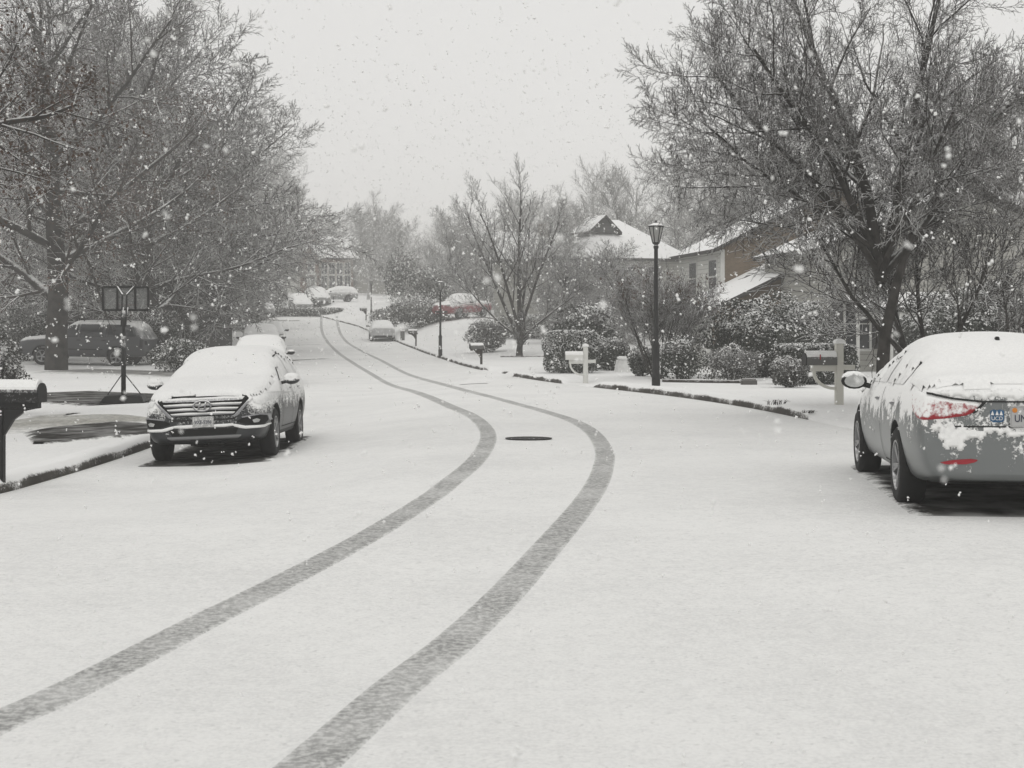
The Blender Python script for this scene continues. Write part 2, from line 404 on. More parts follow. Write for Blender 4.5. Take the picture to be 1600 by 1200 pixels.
strip('wet_patch', [(430, 566), (462, 563), (520, 560)], [1.2, .9, .5], M['wet'], .008, fadeends=True)
strip('bare_driveway', [(40, 616), (140, 621), (270, 627)], [5.0, 5.5, 5.0], M['bare'], .03, ground=None)
strip('bare_driveway', [(60, 694), (140, 680), (190, 673), (262, 668)], [.2, 2.6, 4.6, 5.0], M['bare'], .03)
strip('thin_snow_grass', [(-10, 662), (60, 660), (130, 656), (215, 650)], [6, 7, 6, 2], M['grass'], .026, fadeends=True)
strip('bare_driveway', [(90, 580), (170, 582), (300, 588)], [4, 4, 3], M['wet'], .05, fadeends=True)
strip('driveway', [(740, 600), (790, 578), (880, 545)], [1, 2, 3], M['lawn'], .012)

# ------------------------------------------------------------------ trees
def rot_about(v, k, a):
    return v*math.cos(a)+np.cross(k, v)*math.sin(a)+k*np.dot(k, v)*(1-math.cos(a))
def grow(sp, seed):
    rng = np.random.default_rng(seed); out = {}
    lv = sp['levels']
    def br(p, d, L, r, lev, bare=False):
        n = sp['n'][lev]; wob = sp['wob'][lev]; up = sp['up'][lev]
        N = rng.normal(0, wob, (n, 3)); pts = np.empty((n, 3)); pts[0] = p
        for i in range(1, n):
            d = d+N[i]; d[2] += up/n
            d = d/math.sqrt(d[0]*d[0]+d[1]*d[1]+d[2]*d[2])
            pts[i] = pts[i-1]+d*(L/(n-1))
        rad = r*np.linspace(1, sp['taper'][lev], n)
        out.setdefault(lev, []).append((pts, rad))
        if lev+1 >= lv or bare: return
        k = sp['k'][lev]; st = sp['start'][lev]; az = rng.uniform(0, 6.28)
        k = int(round(k*rng.uniform(.85, 1.15)))
        for j in range(k):
            t = st+(1-st)*(j+rng.uniform(.1, .9))/k
            fi = t*(n-1); i = min(int(fi), n-2); q = pts[i]+(pts[i+1]-pts[i])*(fi-i)
            tan = pts[i+1]-pts[i]; tan = tan/np.linalg.norm(tan)
            az += 2.4+rng.uniform(-.5, .5)
            a = np.cross(tan, (.31, .42, .85)); a /= np.linalg.norm(a); a = rot_about(a, tan, az)
            ang = math.radians(sp['ang'][lev])*rng.uniform(.75, 1.25)*(1-.35*t)
            nd = rot_about(tan, a, ang)
            nl = sp['len'][lev]*L*(1-sp['fall'][lev]*t)*rng.uniform(.7, 1.2)
            rr = rad[i]*sp['rr'][lev]*rng.uniform(.8, 1)
            br(q, nd, nl, max(rr, sp['rmin']), lev+1)
    for st_ in sp['stems']:
        p, d, L, r = st_[:4]
        d = np.array(d, float); br(np.array(p, float), d/np.linalg.norm(d), L, r, 0, len(st_) > 4)
    return out
def tubes(lst, k):
    """polylines -> vertices and quads, grouped by point count"""
    Vs, Fs, base = [], [], 0
    for n in sorted({len(p) for p, _ in lst}):
        P = np.array([p for p, _ in lst if len(p) == n]); Rr = np.array([r for p, r in lst if len(p) == n])
        T = np.gradient(P, axis=1); T /= np.linalg.norm(T, axis=2, keepdims=True)+1e-9
        A = np.cross(T, np.array([.31, .52, .79])); A /= np.linalg.norm(A, axis=2, keepdims=True)+1e-9
        B = np.cross(A, T)
        an = np.linspace(0, 2*np.pi, k, endpoint=False)
        V = P[:, :, None, :]+Rr[:, :, None, None]*(np.cos(an)[None, None, :, None]*A[:, :, None, :]+np.sin(an)[None, None, :, None]*B[:, :, None, :])
        nb = len(P); idx = np.arange(nb*n*k).reshape(nb, n, k)+base
        nx = np.roll(idx, -1, axis=2)
        f = np.stack([idx[:, :-1], nx[:, :-1], nx[:, 1:], idx[:, 1:]], -1).reshape(-1, 4)
        Vs.append(V.reshape(-1, 3)); Fs.append(f); base += nb*n*k
    return np.concatenate(Vs), np.concatenate(Fs)
def join(parts):
    V, Fc, b = [], [], 0
    for v, f in parts: V.append(v); Fc.append(f+b); b += len(v)
    return np.concatenate(V), np.concatenate(Fc)
def leaf_cards(P, size, rng, flat=.0, D=None):
    n = len(P)
    N = rng.normal(0, 1, (n, 3)); N[:, 2] += flat*2
    if D is not None: N = N*.62+D*1.0
    N /= np.linalg.norm(N, axis=1, keepdims=True)
    A = np.cross(N, rng.normal(0, 1, (n, 3))); A /= np.linalg.norm(A, axis=1, keepdims=True)
    B = np.cross(N, A); s = size*rng.uniform(.6, 1.3, (n, 1))
    V = np.stack([P-A*s, P+B*s*.55+N*s*.15, P+A*s, P-B*s*.55+N*s*.15], 1).reshape(-1, 3)
    return V, np.arange(n*4).reshape(n, 4)

class Tree: pass
def proto(sp, seed, mat_t='bark', mat_c='twig', leaves=0, name='bare_tree', lsize=.05, lhigh=False):
    g = grow(sp, seed); t = Tree(); t.sp = sp
    nt_ = sp.get('trunk_levels', 2)
    sides = sp.get('sides', (9, 6, 4, 3, 3, 3))
    v, f = join([tubes(g[l], sides[l]) for l in range(nt_)])
    me = []
    o = mesh_np('trunk', v, [f], M[mat_t], smooth=True); t.trunk = o.data; bpy.data.objects.remove(o)
    v2, f2 = join([tubes(g[l], sides[l]) for l in range(nt_, sp['levels'])])
    o = mesh_np('crown', v2, [f2], M[mat_c]); t.crown = o.data; bpy.data.objects.remove(o)
    t.h = float(max(v[:, 2].max(), v2[:, 2].max())); t.r = float(np.percentile(np.hypot(v2[:, 0], v2[:, 1]), 98))
    t.raw = (v, f, v2, f2)
    t.leaf = None
    if leaves:
        rng = np.random.default_rng(seed+1)
        cl = v2[rng.integers(0, len(v2), leaves//14)]
        cl = cl[cl[:, 2] > t.h*.55] if lhigh else cl[cl[:, 2] < t.h*.62]
        P = (cl[:, None, :]+rng.normal(0, .06 if lhigh else .22, (len(cl), 14, 3))).reshape(-1, 3)
        lv, lf = leaf_cards(P, lsize, rng)
        o = mesh_np('dead_leaves', lv, [lf], M['brownleaf']); t.leaf = o.data; bpy.data.objects.remove(o)
    t.name = name
    return t
def place(t, loc, h, rz, label, cat='tree', group=None, sx=1., name=None):
    e = empty(name or t.name, loc, rz, label, cat, group)
    s = h/t.h; e.scale = (s*sx, s*sx, s)
    for nm, d in (('trunk', t.trunk), ('crown', t.crown), ('dead_leaves', t.leaf)):
        if d is not None: link(bpy.data.objects.new(nm, d), e)
    return e
def spec(**k):
    d = dict(levels=5, n=(9, 8, 6, 5, 4), wob=(.05, .10, .12, .14, .16), up=(.1, .35, .25, .2, .15), taper=(.25, .25, .3, .45, .6),
             k=(11, 9, 8, 6), start=(.22, .15, .12, .15), ang=(58, 50, 48, 45), len=(.62, .5, .5, .5), fall=(.45, .45, .4, .3),
             rr=(.5, .5, .5, .6), rmin=.008, stems=[((0, 0, -.3), (0, 0, 1), 12, .28)])
    d.update(k); return d
T_oak = proto(spec(stems=[((0, 0, -.3), (.03, 0, 1), 13, .42)], k=(17, 11, 10, 9), start=(.20, .12, .1, .1), rmin=.0085, ang=(74, 56, 50, 46), len=(.66, .55, .48, .38), up=(.1, .12, .05, .0, .0), wob=(.05, .09, .09, .08, .07)), 11, mat_c='twig_dark', leaves=22000, name='oak_tree')
T_oak2 = proto(spec(stems=[((0, 0, -.3), (.03, .02, 1), 14, .40)], k=(17, 12, 10, 9), start=(.34, .1, .1, .1), rmin=.0075, ang=(80, 56, 50, 46), len=(.62, .55, .48, .38), up=(.1, .05, .0, .0, .0), wob=(.05, .09, .09, .08, .07)), 14, mat_c='twig_dark', leaves=30000, name='oak_tree')
T_maple = proto(spec(stems=[((0, 0, -.3), (0, .03, 1), 13, .30)], k=(22, 13, 11, 9), start=(.09, .1, .1, .1), rmin=.0125, ang=(70, 52, 48, 44), len=(.62, .55, .48, .38), up=(.1, .18, .08, .05, .0), wob=(.06, .09, .09, .08, .07)), 23, name='street_tree')
T_maple2 = proto(spec(stems=[((0, 0, -.3), (0, .02, 1), 10, .28), ((.1, 0, .9), (.5, .2, 1), 8, .18)], k=(17, 12, 11, 9), start=(.10, .1, .1, .1), rmin=.0125, ang=(68, 52, 48, 44), len=(.64, .55, .48, .38), up=(.1, .18, .08, .05, .0), wob=(.06, .09, .09, .08, .07)), 37, name='street_tree')
T_big = proto(spec(stems=[((0, 0, -.3), (-.02, 0, 1), 5.2, .25, 0), ((0, 0, 3.6), (-.12, .05, 1), 8.5, .17), ((.02, 0, 3.5), (.28, .1, 1), 8, .15), ((0, 0, 3.7), (-.9, 0, .92), 7.2, .10), ((0, 0, 3.6), (.9, -.2, .85), 6.2, .10), ((0, 0, 4.2), (-1, -.2, .62), 6.4, .075), ((0, 0, 3.6), (.2, -.9, .9), 5.5, .09), ((0, .0, 3.4), (-.2, .9, .9), 5.5, .09), ((0, 0, 4.0), (-.55, -.3, 1), 7, .11), ((0, 0, 3.9), (1, .3, .60), 5.5, .075)],
                    k=(13, 11, 10, 7), start=(.22, .1, .1, .1), ang=(58, 50, 46, 44), len=(.60, .55, .48, .36), rmin=.0075, wob=(.09, .10, .09, .08, .07), up=(.1, .14, .1, .05, .0), taper=(.35, .3, .3, .45, .6), sides=(9, 6, 4, 4, 3)), 41, name='yard_tree')
T_cherry = proto(spec(levels=4, stems=[((0, 0, -.2), (-.38, .1, 1), 3.0, .075), ((.05, 0, -.2), (.1, .1, 1), 3.0, .065), ((.1, 0, -.2), (.75, 0, .9), 3.0, .07), ((-.1, 0, .6), (-.62, -.2, 1.0), 3.1, .055), ((0, 0, .3), (.2, -.8, 1.0), 2.6, .055), ((.0, .1, .2), (.9, .5, .55), 2.6, .05), ((0, 0, .5), (-.7, .5, .8), 2.6, .05)],
                      n=(9, 8, 7, 4), k=(13, 9, 8), start=(.52, .12, .1), ang=(54, 46, 44), len=(.70, .58, .40), fall=(.35, .4, .3), wob=(.08, .09, .09, .09), up=(.05, .25, .12, .05), rmin=.0085, taper=(.35, .35, .45, .6), sides=(7, 5, 4, 3), trunk_levels=1), 53, name='ornamental_tree')
T_crape = proto(spec(levels=4, stems=[((.1*math.cos(a), .1*math.sin(a), -.15), (b*math.cos(a), b*math.sin(a), 1), 3.1, .036) for a, b in [(i*.9, .12+.62*((i*37) % 10)/10) for i in range(17)]],
                     n=(8, 6, 5, 4), k=(14, 10, 6), start=(.38, .15, .15), ang=(38, 40, 42), len=(.5, .5, .5), fall=(.4, .4, .3), wob=(.06, .1, .12, .14), up=(.1, .3, .2, .1), rmin=.006, taper=(.4, .4, .5, .6), sides=(6, 4, 3, 3), trunk_levels=1), 59, name='crape_myrtle', leaves=5000, lsize=.035, lhigh=True)
T_vase = proto(spec(wob=(.05, .08, .08, .08, .08), stems=[((0, 0, -.3), (0, 0, 1), 2.6, .24), ((0, 0, 1.5), (.06, 0, 1), 8, .15), ((-.05, 0, 1.2), (-.55, .1, 1), 8.2, .12), ((0, 0, 1.3), (-.25, -.2, 1), 7.8, .11), ((0, 0, 1.0), (-.95, .2, .95), 6, .085), ((.05, 0, 1.1), (.95, .1, .62), 5.6, .08), ((.05, 0, 1.6), (.35, -.3, 1), 7, .1), ((0, 0, 1.4), (.1, .5, 1), 7, .1)],
                    k=(10, 8, 7, 6), start=(.22, .12, .1, .12), ang=(46, 42, 40, 40), len=(.46, .55, .5, .4), rmin=.009, up=(.25, .3, .25, .2, .1), taper=(.3, .3, .3, .45, .6)), 61, name='lawn_tree')
T_tall = proto(spec(levels=4, stems=[((0, 0, -.3), (0, 0, 1), 17, .28)], n=(9, 7, 5, 4), k=(24, 13, 10), start=(.25, .12, .1), ang=(45, 45, 45), len=(.32, .5, .5), fall=(.35, .4, .3), rmin=.022, wob=(.04, .12, .14, .16), up=(.1, .4, .2, .1), sides=(6, 4, 3, 3), trunk_levels=1), 71, mat_t='twig_haze_tint', mat_c='twig_haze_tint', name='woodland_tree')
T_tall2 = proto(spec(levels=4, stems=[((0, 0, -.3), (.05, 0, 1), 13, .26), ((0, 0, 4), (-.3, .1, 1), 9, .15)], n=(9, 7, 5, 4), k=(20, 13, 10), start=(.22, .12, .1), ang=(52, 46, 45), len=(.42, .5, .5), fall=(.35, .4, .3), rmin=.022, wob=(.05, .12, .14, .16), up=(.1, .3, .2, .1), sides=(6, 4, 3, 3), trunk_levels=1), 73, mat_t='twig_haze_tint', mat_c='twig_haze_tint', name='woodland_tree')

G_L = 'snow-dusted trees lining the left side of the street'
place(T_oak, at(88, 58), 18.5, R(40), 'large bare oak whose thick dark trunk stands in front of the parked dark utility vehicle', group=G_L)
place(T_oak2, Vector((-11.5, 26, surf(-11.5, 26))), 16.5, R(120), 'nearest bare oak, reaching in from the upper left corner above the black mailbox', group=G_L)
lt = [(T_maple, 250, 68, 18.5, 10, 'bare tree with a tall crown rising directly above the basketball hoop'),
      (T_maple2, 150, 80, 20, 80, 'bare tree behind the big oak, its crown just left of the basketball hoop'),
      (T_maple2, 300, 82, 16.5, 130, 'bare tree above the snowy hedge, between the hoop and the far street'),
      (T_maple, 296, 100, 15.5, 260, 'rounded bare tree leaning out over the row of parked cars at the left kerb'),
      (T_maple2, 312, 121, 16, 20, 'last of the left street trees, crown nearest to the far brick house'),
      (T_maple, 40, 95, 21, 200, 'far bare tree at the left edge, seen through the oak beside its trunk'),
      (T_maple2, 215, 98, 19, 300, 'bare tree glimpsed through the left row, directly behind the hoop backboard'),
      (T_maple, 255, 112, 17, 150, 'bare tree deep in the left row, between the hoop and the kerbside cars'),
      (T_maple, 310, 136, 13, 77, 'smaller bare tree behind the parked cars, tucked low in the left row')]
for t, px, d, h, rz, lab in lt:
    e = place(t, at(px, d), h, R(rz), lab, group=G_L, sx=1.12)
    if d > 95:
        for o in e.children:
            if o.name.startswith('crown'): o.material_slots[0].link = 'OBJECT'; o.material_slots[0].material = M['twig_haze_tint']  # farther crowns recoloured paler to paint in the haze
place(T_big, at(1375, 22.8), 8.7, R(0), 'tall spreading yard tree with a dark trunk behind the silver sedan', sx=.86)
place(T_cherry, at(1448, 24.8), 4.2, R(0), 'low many-stemmed ornamental tree with snow-lined twigs right behind the sedan roof')
place(T_crape, hit(1028, 592), 3.45, R(0), 'vase-shaped crape myrtle with seed tufts beside the nearest street lamp')
place(T_vase, hit(812, 556), 9.9, R(0), 'lone bare tree with a forked trunk on the snowy lawn beyond the clipped shrub')
G_B = 'bare trees behind the houses on the right'
rt = [(T_tall, 930, 150, 15.5, 0, 'bare hazy tree rising behind the white roof with the small dormer'),
      (T_tall2, 985, 140, 15, 50, 'bare hazy tree directly above the broad white hip roof'),
      (T_tall, 1060, 120, 14, 100, 'bare tree behind the nearest street lamp, above the roof valley'),
      (T_tall2, 1120, 105, 14, 170, 'bare tree behind the upper roof of the brown house'),
      (T_tall2, 1190, 95, 14.5, 220, 'dense bare tree behind the ridge of the brown house'),
      (T_tall, 1300, 90, 15, 10, 'tall bare tree seen through the yard tree, left of its trunk'),
      (T_tall2, 1450, 85, 16, 290, 'tall bare tree seen through the yard tree, above the sedan'),
      (T_tall2, 1560, 75, 15, 130, 'tall bare tree at the right edge behind the yard tree'),
      (T_tall2, 880, 160, 13, 310, 'bare hazy tree behind the right side of the lone lawn tree')]
for t, px, d, h, rz, lab in rt: place(t, at(px, d), h, R(rz), lab, group=G_B)
G_F = 'small bare trees at the far end of the street'
ft = [(T_tall2, 575, 165, 12.5, 0, 'bare tree standing beside the far brick house, right of its roof'),
      (T_maple, 640, 150, 9, 90, 'bushy bare tree left of the second lamp post, beyond the white car'),
      (T_maple2, 700, 128, 9, 30, 'bushy bare tree behind the red snow-covered vehicle'),
      (T_maple2, 605, 185, 12, 210, 'hazy bare tree before the small snowy roof at the end of the street'),
      (T_maple, 745, 118, 7.5, 140, 'bare tree behind the lone lawn tree, left of its trunk'),
      (T_maple, 905, 96, 8.5, 20, 'bare tree between the lone lawn tree and the broad white roof')]
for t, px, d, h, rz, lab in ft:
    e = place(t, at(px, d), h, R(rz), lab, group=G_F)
    for o in e.children:      # distance haze put into the colour: paler, whiter twigs than the near ones
        o.material_slots[0].link = 'OBJECT'; o.material_slots[0].material = M['twig_haze_tint']
for t, px, d, h, rz, lab in ((T_maple2, 880, 82, 5.6, 10, 'bushy small bare tree just above the clipped shrub'), (T_maple, 945, 70, 5.2, 200, 'bushy small bare tree filling the gap below the dormer roof'), (T_maple, 975, 84, 6.0, 90, 'bushy small bare tree in front of the broad hip roof, left of the lamp')):
    place(t, at(px, d), h, R(rz), lab, group='small bare trees before the hip roof house', sx=1.2)
# distant woods: one mass
def woods():
    rng = np.random.default_rng(5); parts = []
    for i in range(74):
        px = rng.uniform(330, 1250); d = rng.uniform(235, 400)
        if i >= 56: px = rng.uniform(-200, 480); d = rng.uniform(150, 260)
        h = rng.uniform(15, 20)*(1. if px < 760 else 1.05); t = (T_tall, T_tall2)[i % 2]
        p = at(px, d); s = h/t.h; a = rng.uniform(0, 6.28); c_, s_ = math.cos(a), math.sin(a)
        v, f, v2, f2 = t.raw
        for vv, fff in ((v, f), (v2, f2)):
            q = vv*s; parts.append((np.stack([q[:, 0]*c_-q[:, 1]*s_+p.x, q[:, 0]*s_+q[:, 1]*c_+p.y, q[:, 2]+p.z], 1), fff))
    v, f = join(parts)
    tag(mesh_np('far_woods', v, [f], M['twig_haze_tint']), 'hazy mass of bare woods on the skyline past the houses', 'woods', kind='stuff')
woods()

# ------------------------------------------------------------------ shrubs
def shrub(name, loc, size, n, label, mat='leaf', leaf=.035, boxy=0., cap=.0, seed=1, group=None, lumps=.18, stems=5, cat='shrub', rz=0., twigs=None):
    if twigs is None: twigs = name in ('round_shrub', 'spreading_shrub', 'twiggy_shrub', 'brown_shrub', 'evergreen_shrub') and n < 9500
    """size = full (x, y, z). foliage of many leaf faces in an uneven shell, plus stems"""
    rng = np.random.default_rng(seed)
    e = empty(name, loc, rz, label, cat, group)
    D = rng.normal(0, 1, (n, 3)); D /= np.linalg.norm(D, axis=1, keepdims=True)
    if boxy: D = D/np.power(np.sum(np.abs(D)**(2+6*boxy), axis=1, keepdims=True), 1/(2+6*boxy))
    ph = rng.uniform(0, 6.28, (6, 3)); fr = rng.uniform(2.2, 5.5, (6, 3))
    lump = sum(np.sin(D[:, 0]*fr[k, 0]+ph[k, 0])*np.sin(D[:, 1]*fr[k, 1]+ph[k, 1])*np.sin(D[:, 2]*fr[k, 2]+ph[k, 2]) for k in range(6))
    rad = 1+lumps*lump/1.2
    dep = 1-np.abs(rng.normal(0, .16, n)); dep = np.clip(dep, .25, 1.08)
    P = D*(rad*dep)[:, None]*np.array(size)/2; P[:, 2] += size[2]/2
    kp = P[:, 2] > .02; P = P[kp]
    v, f = leaf_cards(P, leaf, rng, .1, D[kp]+.35*np.sin(P*9/np.array(size)[None]+ph[0]))
    if cap:
        k = int(n*cap); Q = np.stack([rng.uniform(-1, 1, k), rng.uniform(-1, 1, k)], 1)
        rr = np.hypot(Q[:, 0], Q[:, 1]) if boxy < .4 else np.maximum(np.abs(Q[:, 0]), np.abs(Q[:, 1])); Q = Q[rr < .95]; rr = rr[rr < .95]
        zz = (1-rr**(2+6*boxy))**(1/(2+6*boxy))
        P2 = np.stack([Q[:, 0]*size[0]/2, Q[:, 1]*size[1]/2, size[2]/2+size[2]/2*zz*1.02], 1)
        v2, f2 = leaf_cards(P2, leaf*1.1, rng, 1.6); v, f = join([(v, f), (v2, f2)])
    mesh_np('foliage', v, [f], M[mat], e)
    if twigs:
        o = link(bpy.data.objects.new('twigs', T_crape.crown), e); f_ = 1.1*size[2]/T_crape.h; o.scale = (.5*size[0]/T_crape.r, .5*size[1]/T_crape.r, f_)
    b = MB()
    for i in range(stems):
        a = i*2.4; q = .35*rng.uniform(.3, 1)
        b.tube([(math.cos(a)*.05, math.sin(a)*.05, -.1), (math.cos(a)*size[0]*q*.5, math.sin(a)*size[1]*q*.5, size[2]*.45), (math.cos(a)*size[0]*q, math.sin(a)*size[1]*q, size[2]*.8)], [.022, .015, .006], 5)
    b.build('stem', M['bark'], e)
    return e
def shrub_px(name, px, d, wpx, hpx, n, label, **k):
    """shrub seen wpx wide and hpx high in the photo at distance d"""
    s = F/d; p = at(px, d)
    dp = k.pop('depth', None)
    return shrub(name, p, (wpx/s, dp or wpx/s*.9, hpx/s), n, label, **k)
p = hit(893, 584); d = p.y+.9
shrub_px('clipped_shrub', 893, d, 88, 66, 9000, 'dark clipped evergreen shrub with a flat snowy top behind the white post mailbox', boxy=.45, cap=.25, leaf=.035, lumps=.06, seed=3)
shrub_px('evergreen_shrub', 915, d+4, 100, 100, 9000, 'larger loose evergreen bush rising behind the clipped shrub', leaf=.05, lumps=.25, seed=4)
shrub_px('evergreen_shrub', 955, d+2.5, 55, 52, 5000, 'low dark bush to the right of the clipped shrub', leaf=.04, lumps=.2, seed=44)
p = hit(1062, 597); shrub_px('round_shrub', 1062, p.y+.4, 72, 68, 4200, 'rounded dark shrub just right of the nearest street lamp', leaf=.032, lumps=.22, seed=5, mat='leaf')
p = hit(1142, 596); shrub_px('spreading_shrub', 1142, p.y+.5, 96, 52, 3800, 'low spreading grey-green shrub between the street lamp and the grey mailbox', leaf=.032, lumps=.3, seed=6, mat='leaf_grey')
shrub_px('holly_bush', 1195, 42, 180, 118, 26000, 'big dense evergreen bush in front of the brown garage wall', leaf=.045, lumps=.2, seed=7, mat='leaf', depth=3.0)
shrub_px('holly_bush', 1258, 44, 110, 118, 12000, 'tall grey-green bush beside the siding wall corner', leaf=.045, lumps=.2, seed=8, mat='leaf_grey', depth=2.2)
shrub_px('hedge', 1272, 36, 128, 62, 12000, 'box-cut evergreen hedge with snow along its top behind the grey mailbox', leaf=.035, boxy=.8, cap=.4, lumps=.05, seed=9, depth=1.3, cat='hedge')
shrub_px('twiggy_shrub', 1232, 33.5, 60, 48, 3500, 'small pale shrub at the left end of the clipped hedge', leaf=.03, lumps=.35, seed=10, mat='leaf_grey')
shrub_px('round_shrub', 1003, 44, 46, 48, 3500, 'small dark round shrub at the foot of the crape myrtle', leaf=.035, lumps=.15, seed=12)
shrub_px('round_shrub', 762, 76, 62, 50, 5500, 'pale rounded bare shrub on the lawn left of the lone tree', leaf=.05, lumps=.15, seed=13, mat='leaf_grey')
shrub_px('hedge', 838, 87, 110, 36, 6000, 'low dark hedge behind the trunk of the lone lawn tree', leaf=.06, lumps=.15, seed=14, boxy=.5, cap=.2, cat='hedge', depth=2)
shrub_px('evergreen_shrub', 700, 126, 130, 72, 8000, 'broad snowy evergreen mass behind the red vehicle', leaf=.09, lumps=.25, seed=15, mat='leaf')
shrub_px('spreading_shrub', 655, 112, 105, 44, 6000, 'spreading snow-laden juniper mound left of the red vehicle', leaf=.08, lumps=.3, seed=16, cap=.3, mat='leaf_grey')
shrub_px('spreading_shrub', 612, 120, 70, 26, 3500, 'low snowy juniper by the kerb behind the white car', leaf=.07, lumps=.3, seed=17, cap=.3, mat='leaf_grey')
shrub_px('evergreen_shrub', 628, 140, 60, 78, 5000, 'dark upright evergreen behind the third lamp post', leaf=.09, lumps=.25, seed=18)
shrub_px('hedge', 482, 141, 112, 13, 4500, 'snow-topped low hedge before the far brick house', leaf=.08, lumps=.1, seed=19, boxy=.6, cap=.5, cat='hedge', depth=2)
shrub_px('evergreen_shrub', 425, 150, 50, 40, 3000, 'dark evergreen bush left of the far brick house', leaf=.09, lumps=.2, seed=20)
shrub_px('hedge', 285, 56, 90, 52, 7000, 'dark evergreen hedge behind the utility vehicle, right of the hoop', leaf=.045, lumps=.22, seed=21, cat='hedge', cap=.05)
shrub_px('evergreen_shrub', 250, 64, 70, 80, 6000, 'tall dark bush between the utility vehicle and the street', leaf=.05, lumps=.25, seed=22)
shrub_px('evergreen_shrub', 40, 66, 120, 95, 8000, 'dark evergreen bush behind the bonnet of the utility vehicle', leaf=.05, lumps=.25, seed=23)
shrub_px('evergreen_shrub', 190, 72, 120, 90, 7000, 'dark evergreen bush behind the roof of the utility vehicle', leaf=.055, lumps=.25, seed=24)
shrub_px('evergreen_shrub', 330, 88, 75, 90, 6000, 'dark evergreen bush under the trees behind the white sport utility vehicle', leaf=.06, lumps=.25, seed=25)
shrub_px('evergreen_shrub', 385, 118, 60, 60, 4000, 'dark evergreen bush under the far left trees near the parked cars', leaf=.08, lumps=.25, seed=26)
p = hit(352, 560); shrub_px('brown_shrub', 350, 52, 42, 36, 3000, 'brown leafy shrub beside the grey car at the left kerb', leaf=.045, lumps=.2, seed=27, mat='leaf_brown')
shrub_px('evergreen_shrub', 318, 49, 36, 28, 2200, 'small dark bush at the driveway corner right of the hedge', leaf=.04, lumps=.2, seed=28)
shrub_px('twiggy_shrub', -8, 30, 80, 110, 6000, 'pale drooping snow-covered shrub cut by the left edge of the picture', leaf=.035, lumps=.4, seed=29, mat='leaf_grey')
shrub_px('evergreen_tree', 1545, 40, 170, 150, 22000, 'dark evergreen screen behind the sedan at the right edge', leaf=.05, lumps=.15, seed=30, depth=2.5)
shrub_px('evergreen_tree', 1455, 45, 100, 120, 9000, 'dark evergreen bush behind the stems of the ornamental tree', leaf=.05, lumps=.2, seed=31, depth=2)

# ------------------------------------------------------------------ houses
def wallmat(name, col, kind='brick', sc=1.):
    m, nt, b = _new(name)
    tc = _n(nt, 'ShaderNodeTexCoord')
    if kind == 'brick':
        t = _n(nt, 'ShaderNodeTexBrick'); t.inputs['Scale'].default_value = 4.2*sc
        t.inputs['Color1'].default_value = (*col, 1); t.inputs['Color2'].default_value = (*(c*.72 for c in col), 1)
        t.inputs['Mortar'].default_value = (*(min(1, c*1.5) for c in col), 1); t.inputs['Mortar Size'].default_value = .018
        mp = _n(nt, 'ShaderNodeMapping'); mp.inputs['Rotation'].default_value = (R(90), 0, 0)
        sx = _n(nt, 'ShaderNodeSeparateXYZ'); nt.links.new(tc.outputs['Object'], sx.inputs[0])
        cb = _n(nt, 'ShaderNodeCombineXYZ'); nt.links.new(_math(nt, 'ADD', sx.outputs[0], sx.outputs[1]), cb.inputs[0]); nt.links.new(sx.outputs[2], cb.inputs[1])
        nt.links.new(cb.outputs[0], t.inputs['Vector']); c = t.outputs['Color']; h = t.outputs['Fac']
        n = _noise(nt, 1.5); c = _mix(nt, _range(nt, n, .3, .7, 0, .35), c, tuple(q*.6 for q in col))
    else:
        wv = _n(nt, 'ShaderNodeTexWave', wave_type='BANDS', bands_direction='Z', wave_profile='SAW'); wv.inputs['Scale'].default_value = 1.6*sc
        nt.links.new(tc.outputs['Object'], wv.inputs['Vector']); h = wv.outputs['Fac']
        c = _mix(nt, _range(nt, h, 0, .25), tuple(q*.55 for q in col), col)
    nt.links.new(c, b.inputs['Base Color']); b.inputs['Roughness'].default_value = .9; b.inputs['Specular IOR Level'].default_value = .15
    _bump(nt, b, h, .5, .02)
    return m
M['brick'] = wallmat('brown_brick', (.185, .145, .105))
M['brick_red'] = wallmat('red_brick', (.20, .135, .105))
M['siding'] = wallmat('grey_siding', (.34, .335, .31), 'siding')
M['siding_w'] = wallmat('white_siding', (.60, .60, .57), 'siding')
M['siding_d'] = wallmat('dark_siding', (.10, .10, .098), 'siding')
M['trim'] = plain('white_trim', (.55, .55, .53), .7, var=.05)
M['trim_dim'] = plain('grey_trim', (.33, .33, .315), .7, var=.05)
M['pane'] = plain('window_glass', (.035, .038, .042), .1, spec=.5)
M['roof_snow'] = snowy('snow_covered_roof', (.05, .048, .045), .35, .55, 3., .25, .9, bump=.4, dist=.03, tint=(.86, .86, .855))
M['shutter'] = plain('dark_shutter', (.04, .04, .04), .7)
M['garage'] = plain('cream_garage_door', (.50, .49, .45), .7, var=.04)
M['door'] = plain('grey_front_door', (.20, .20, .19), .6)

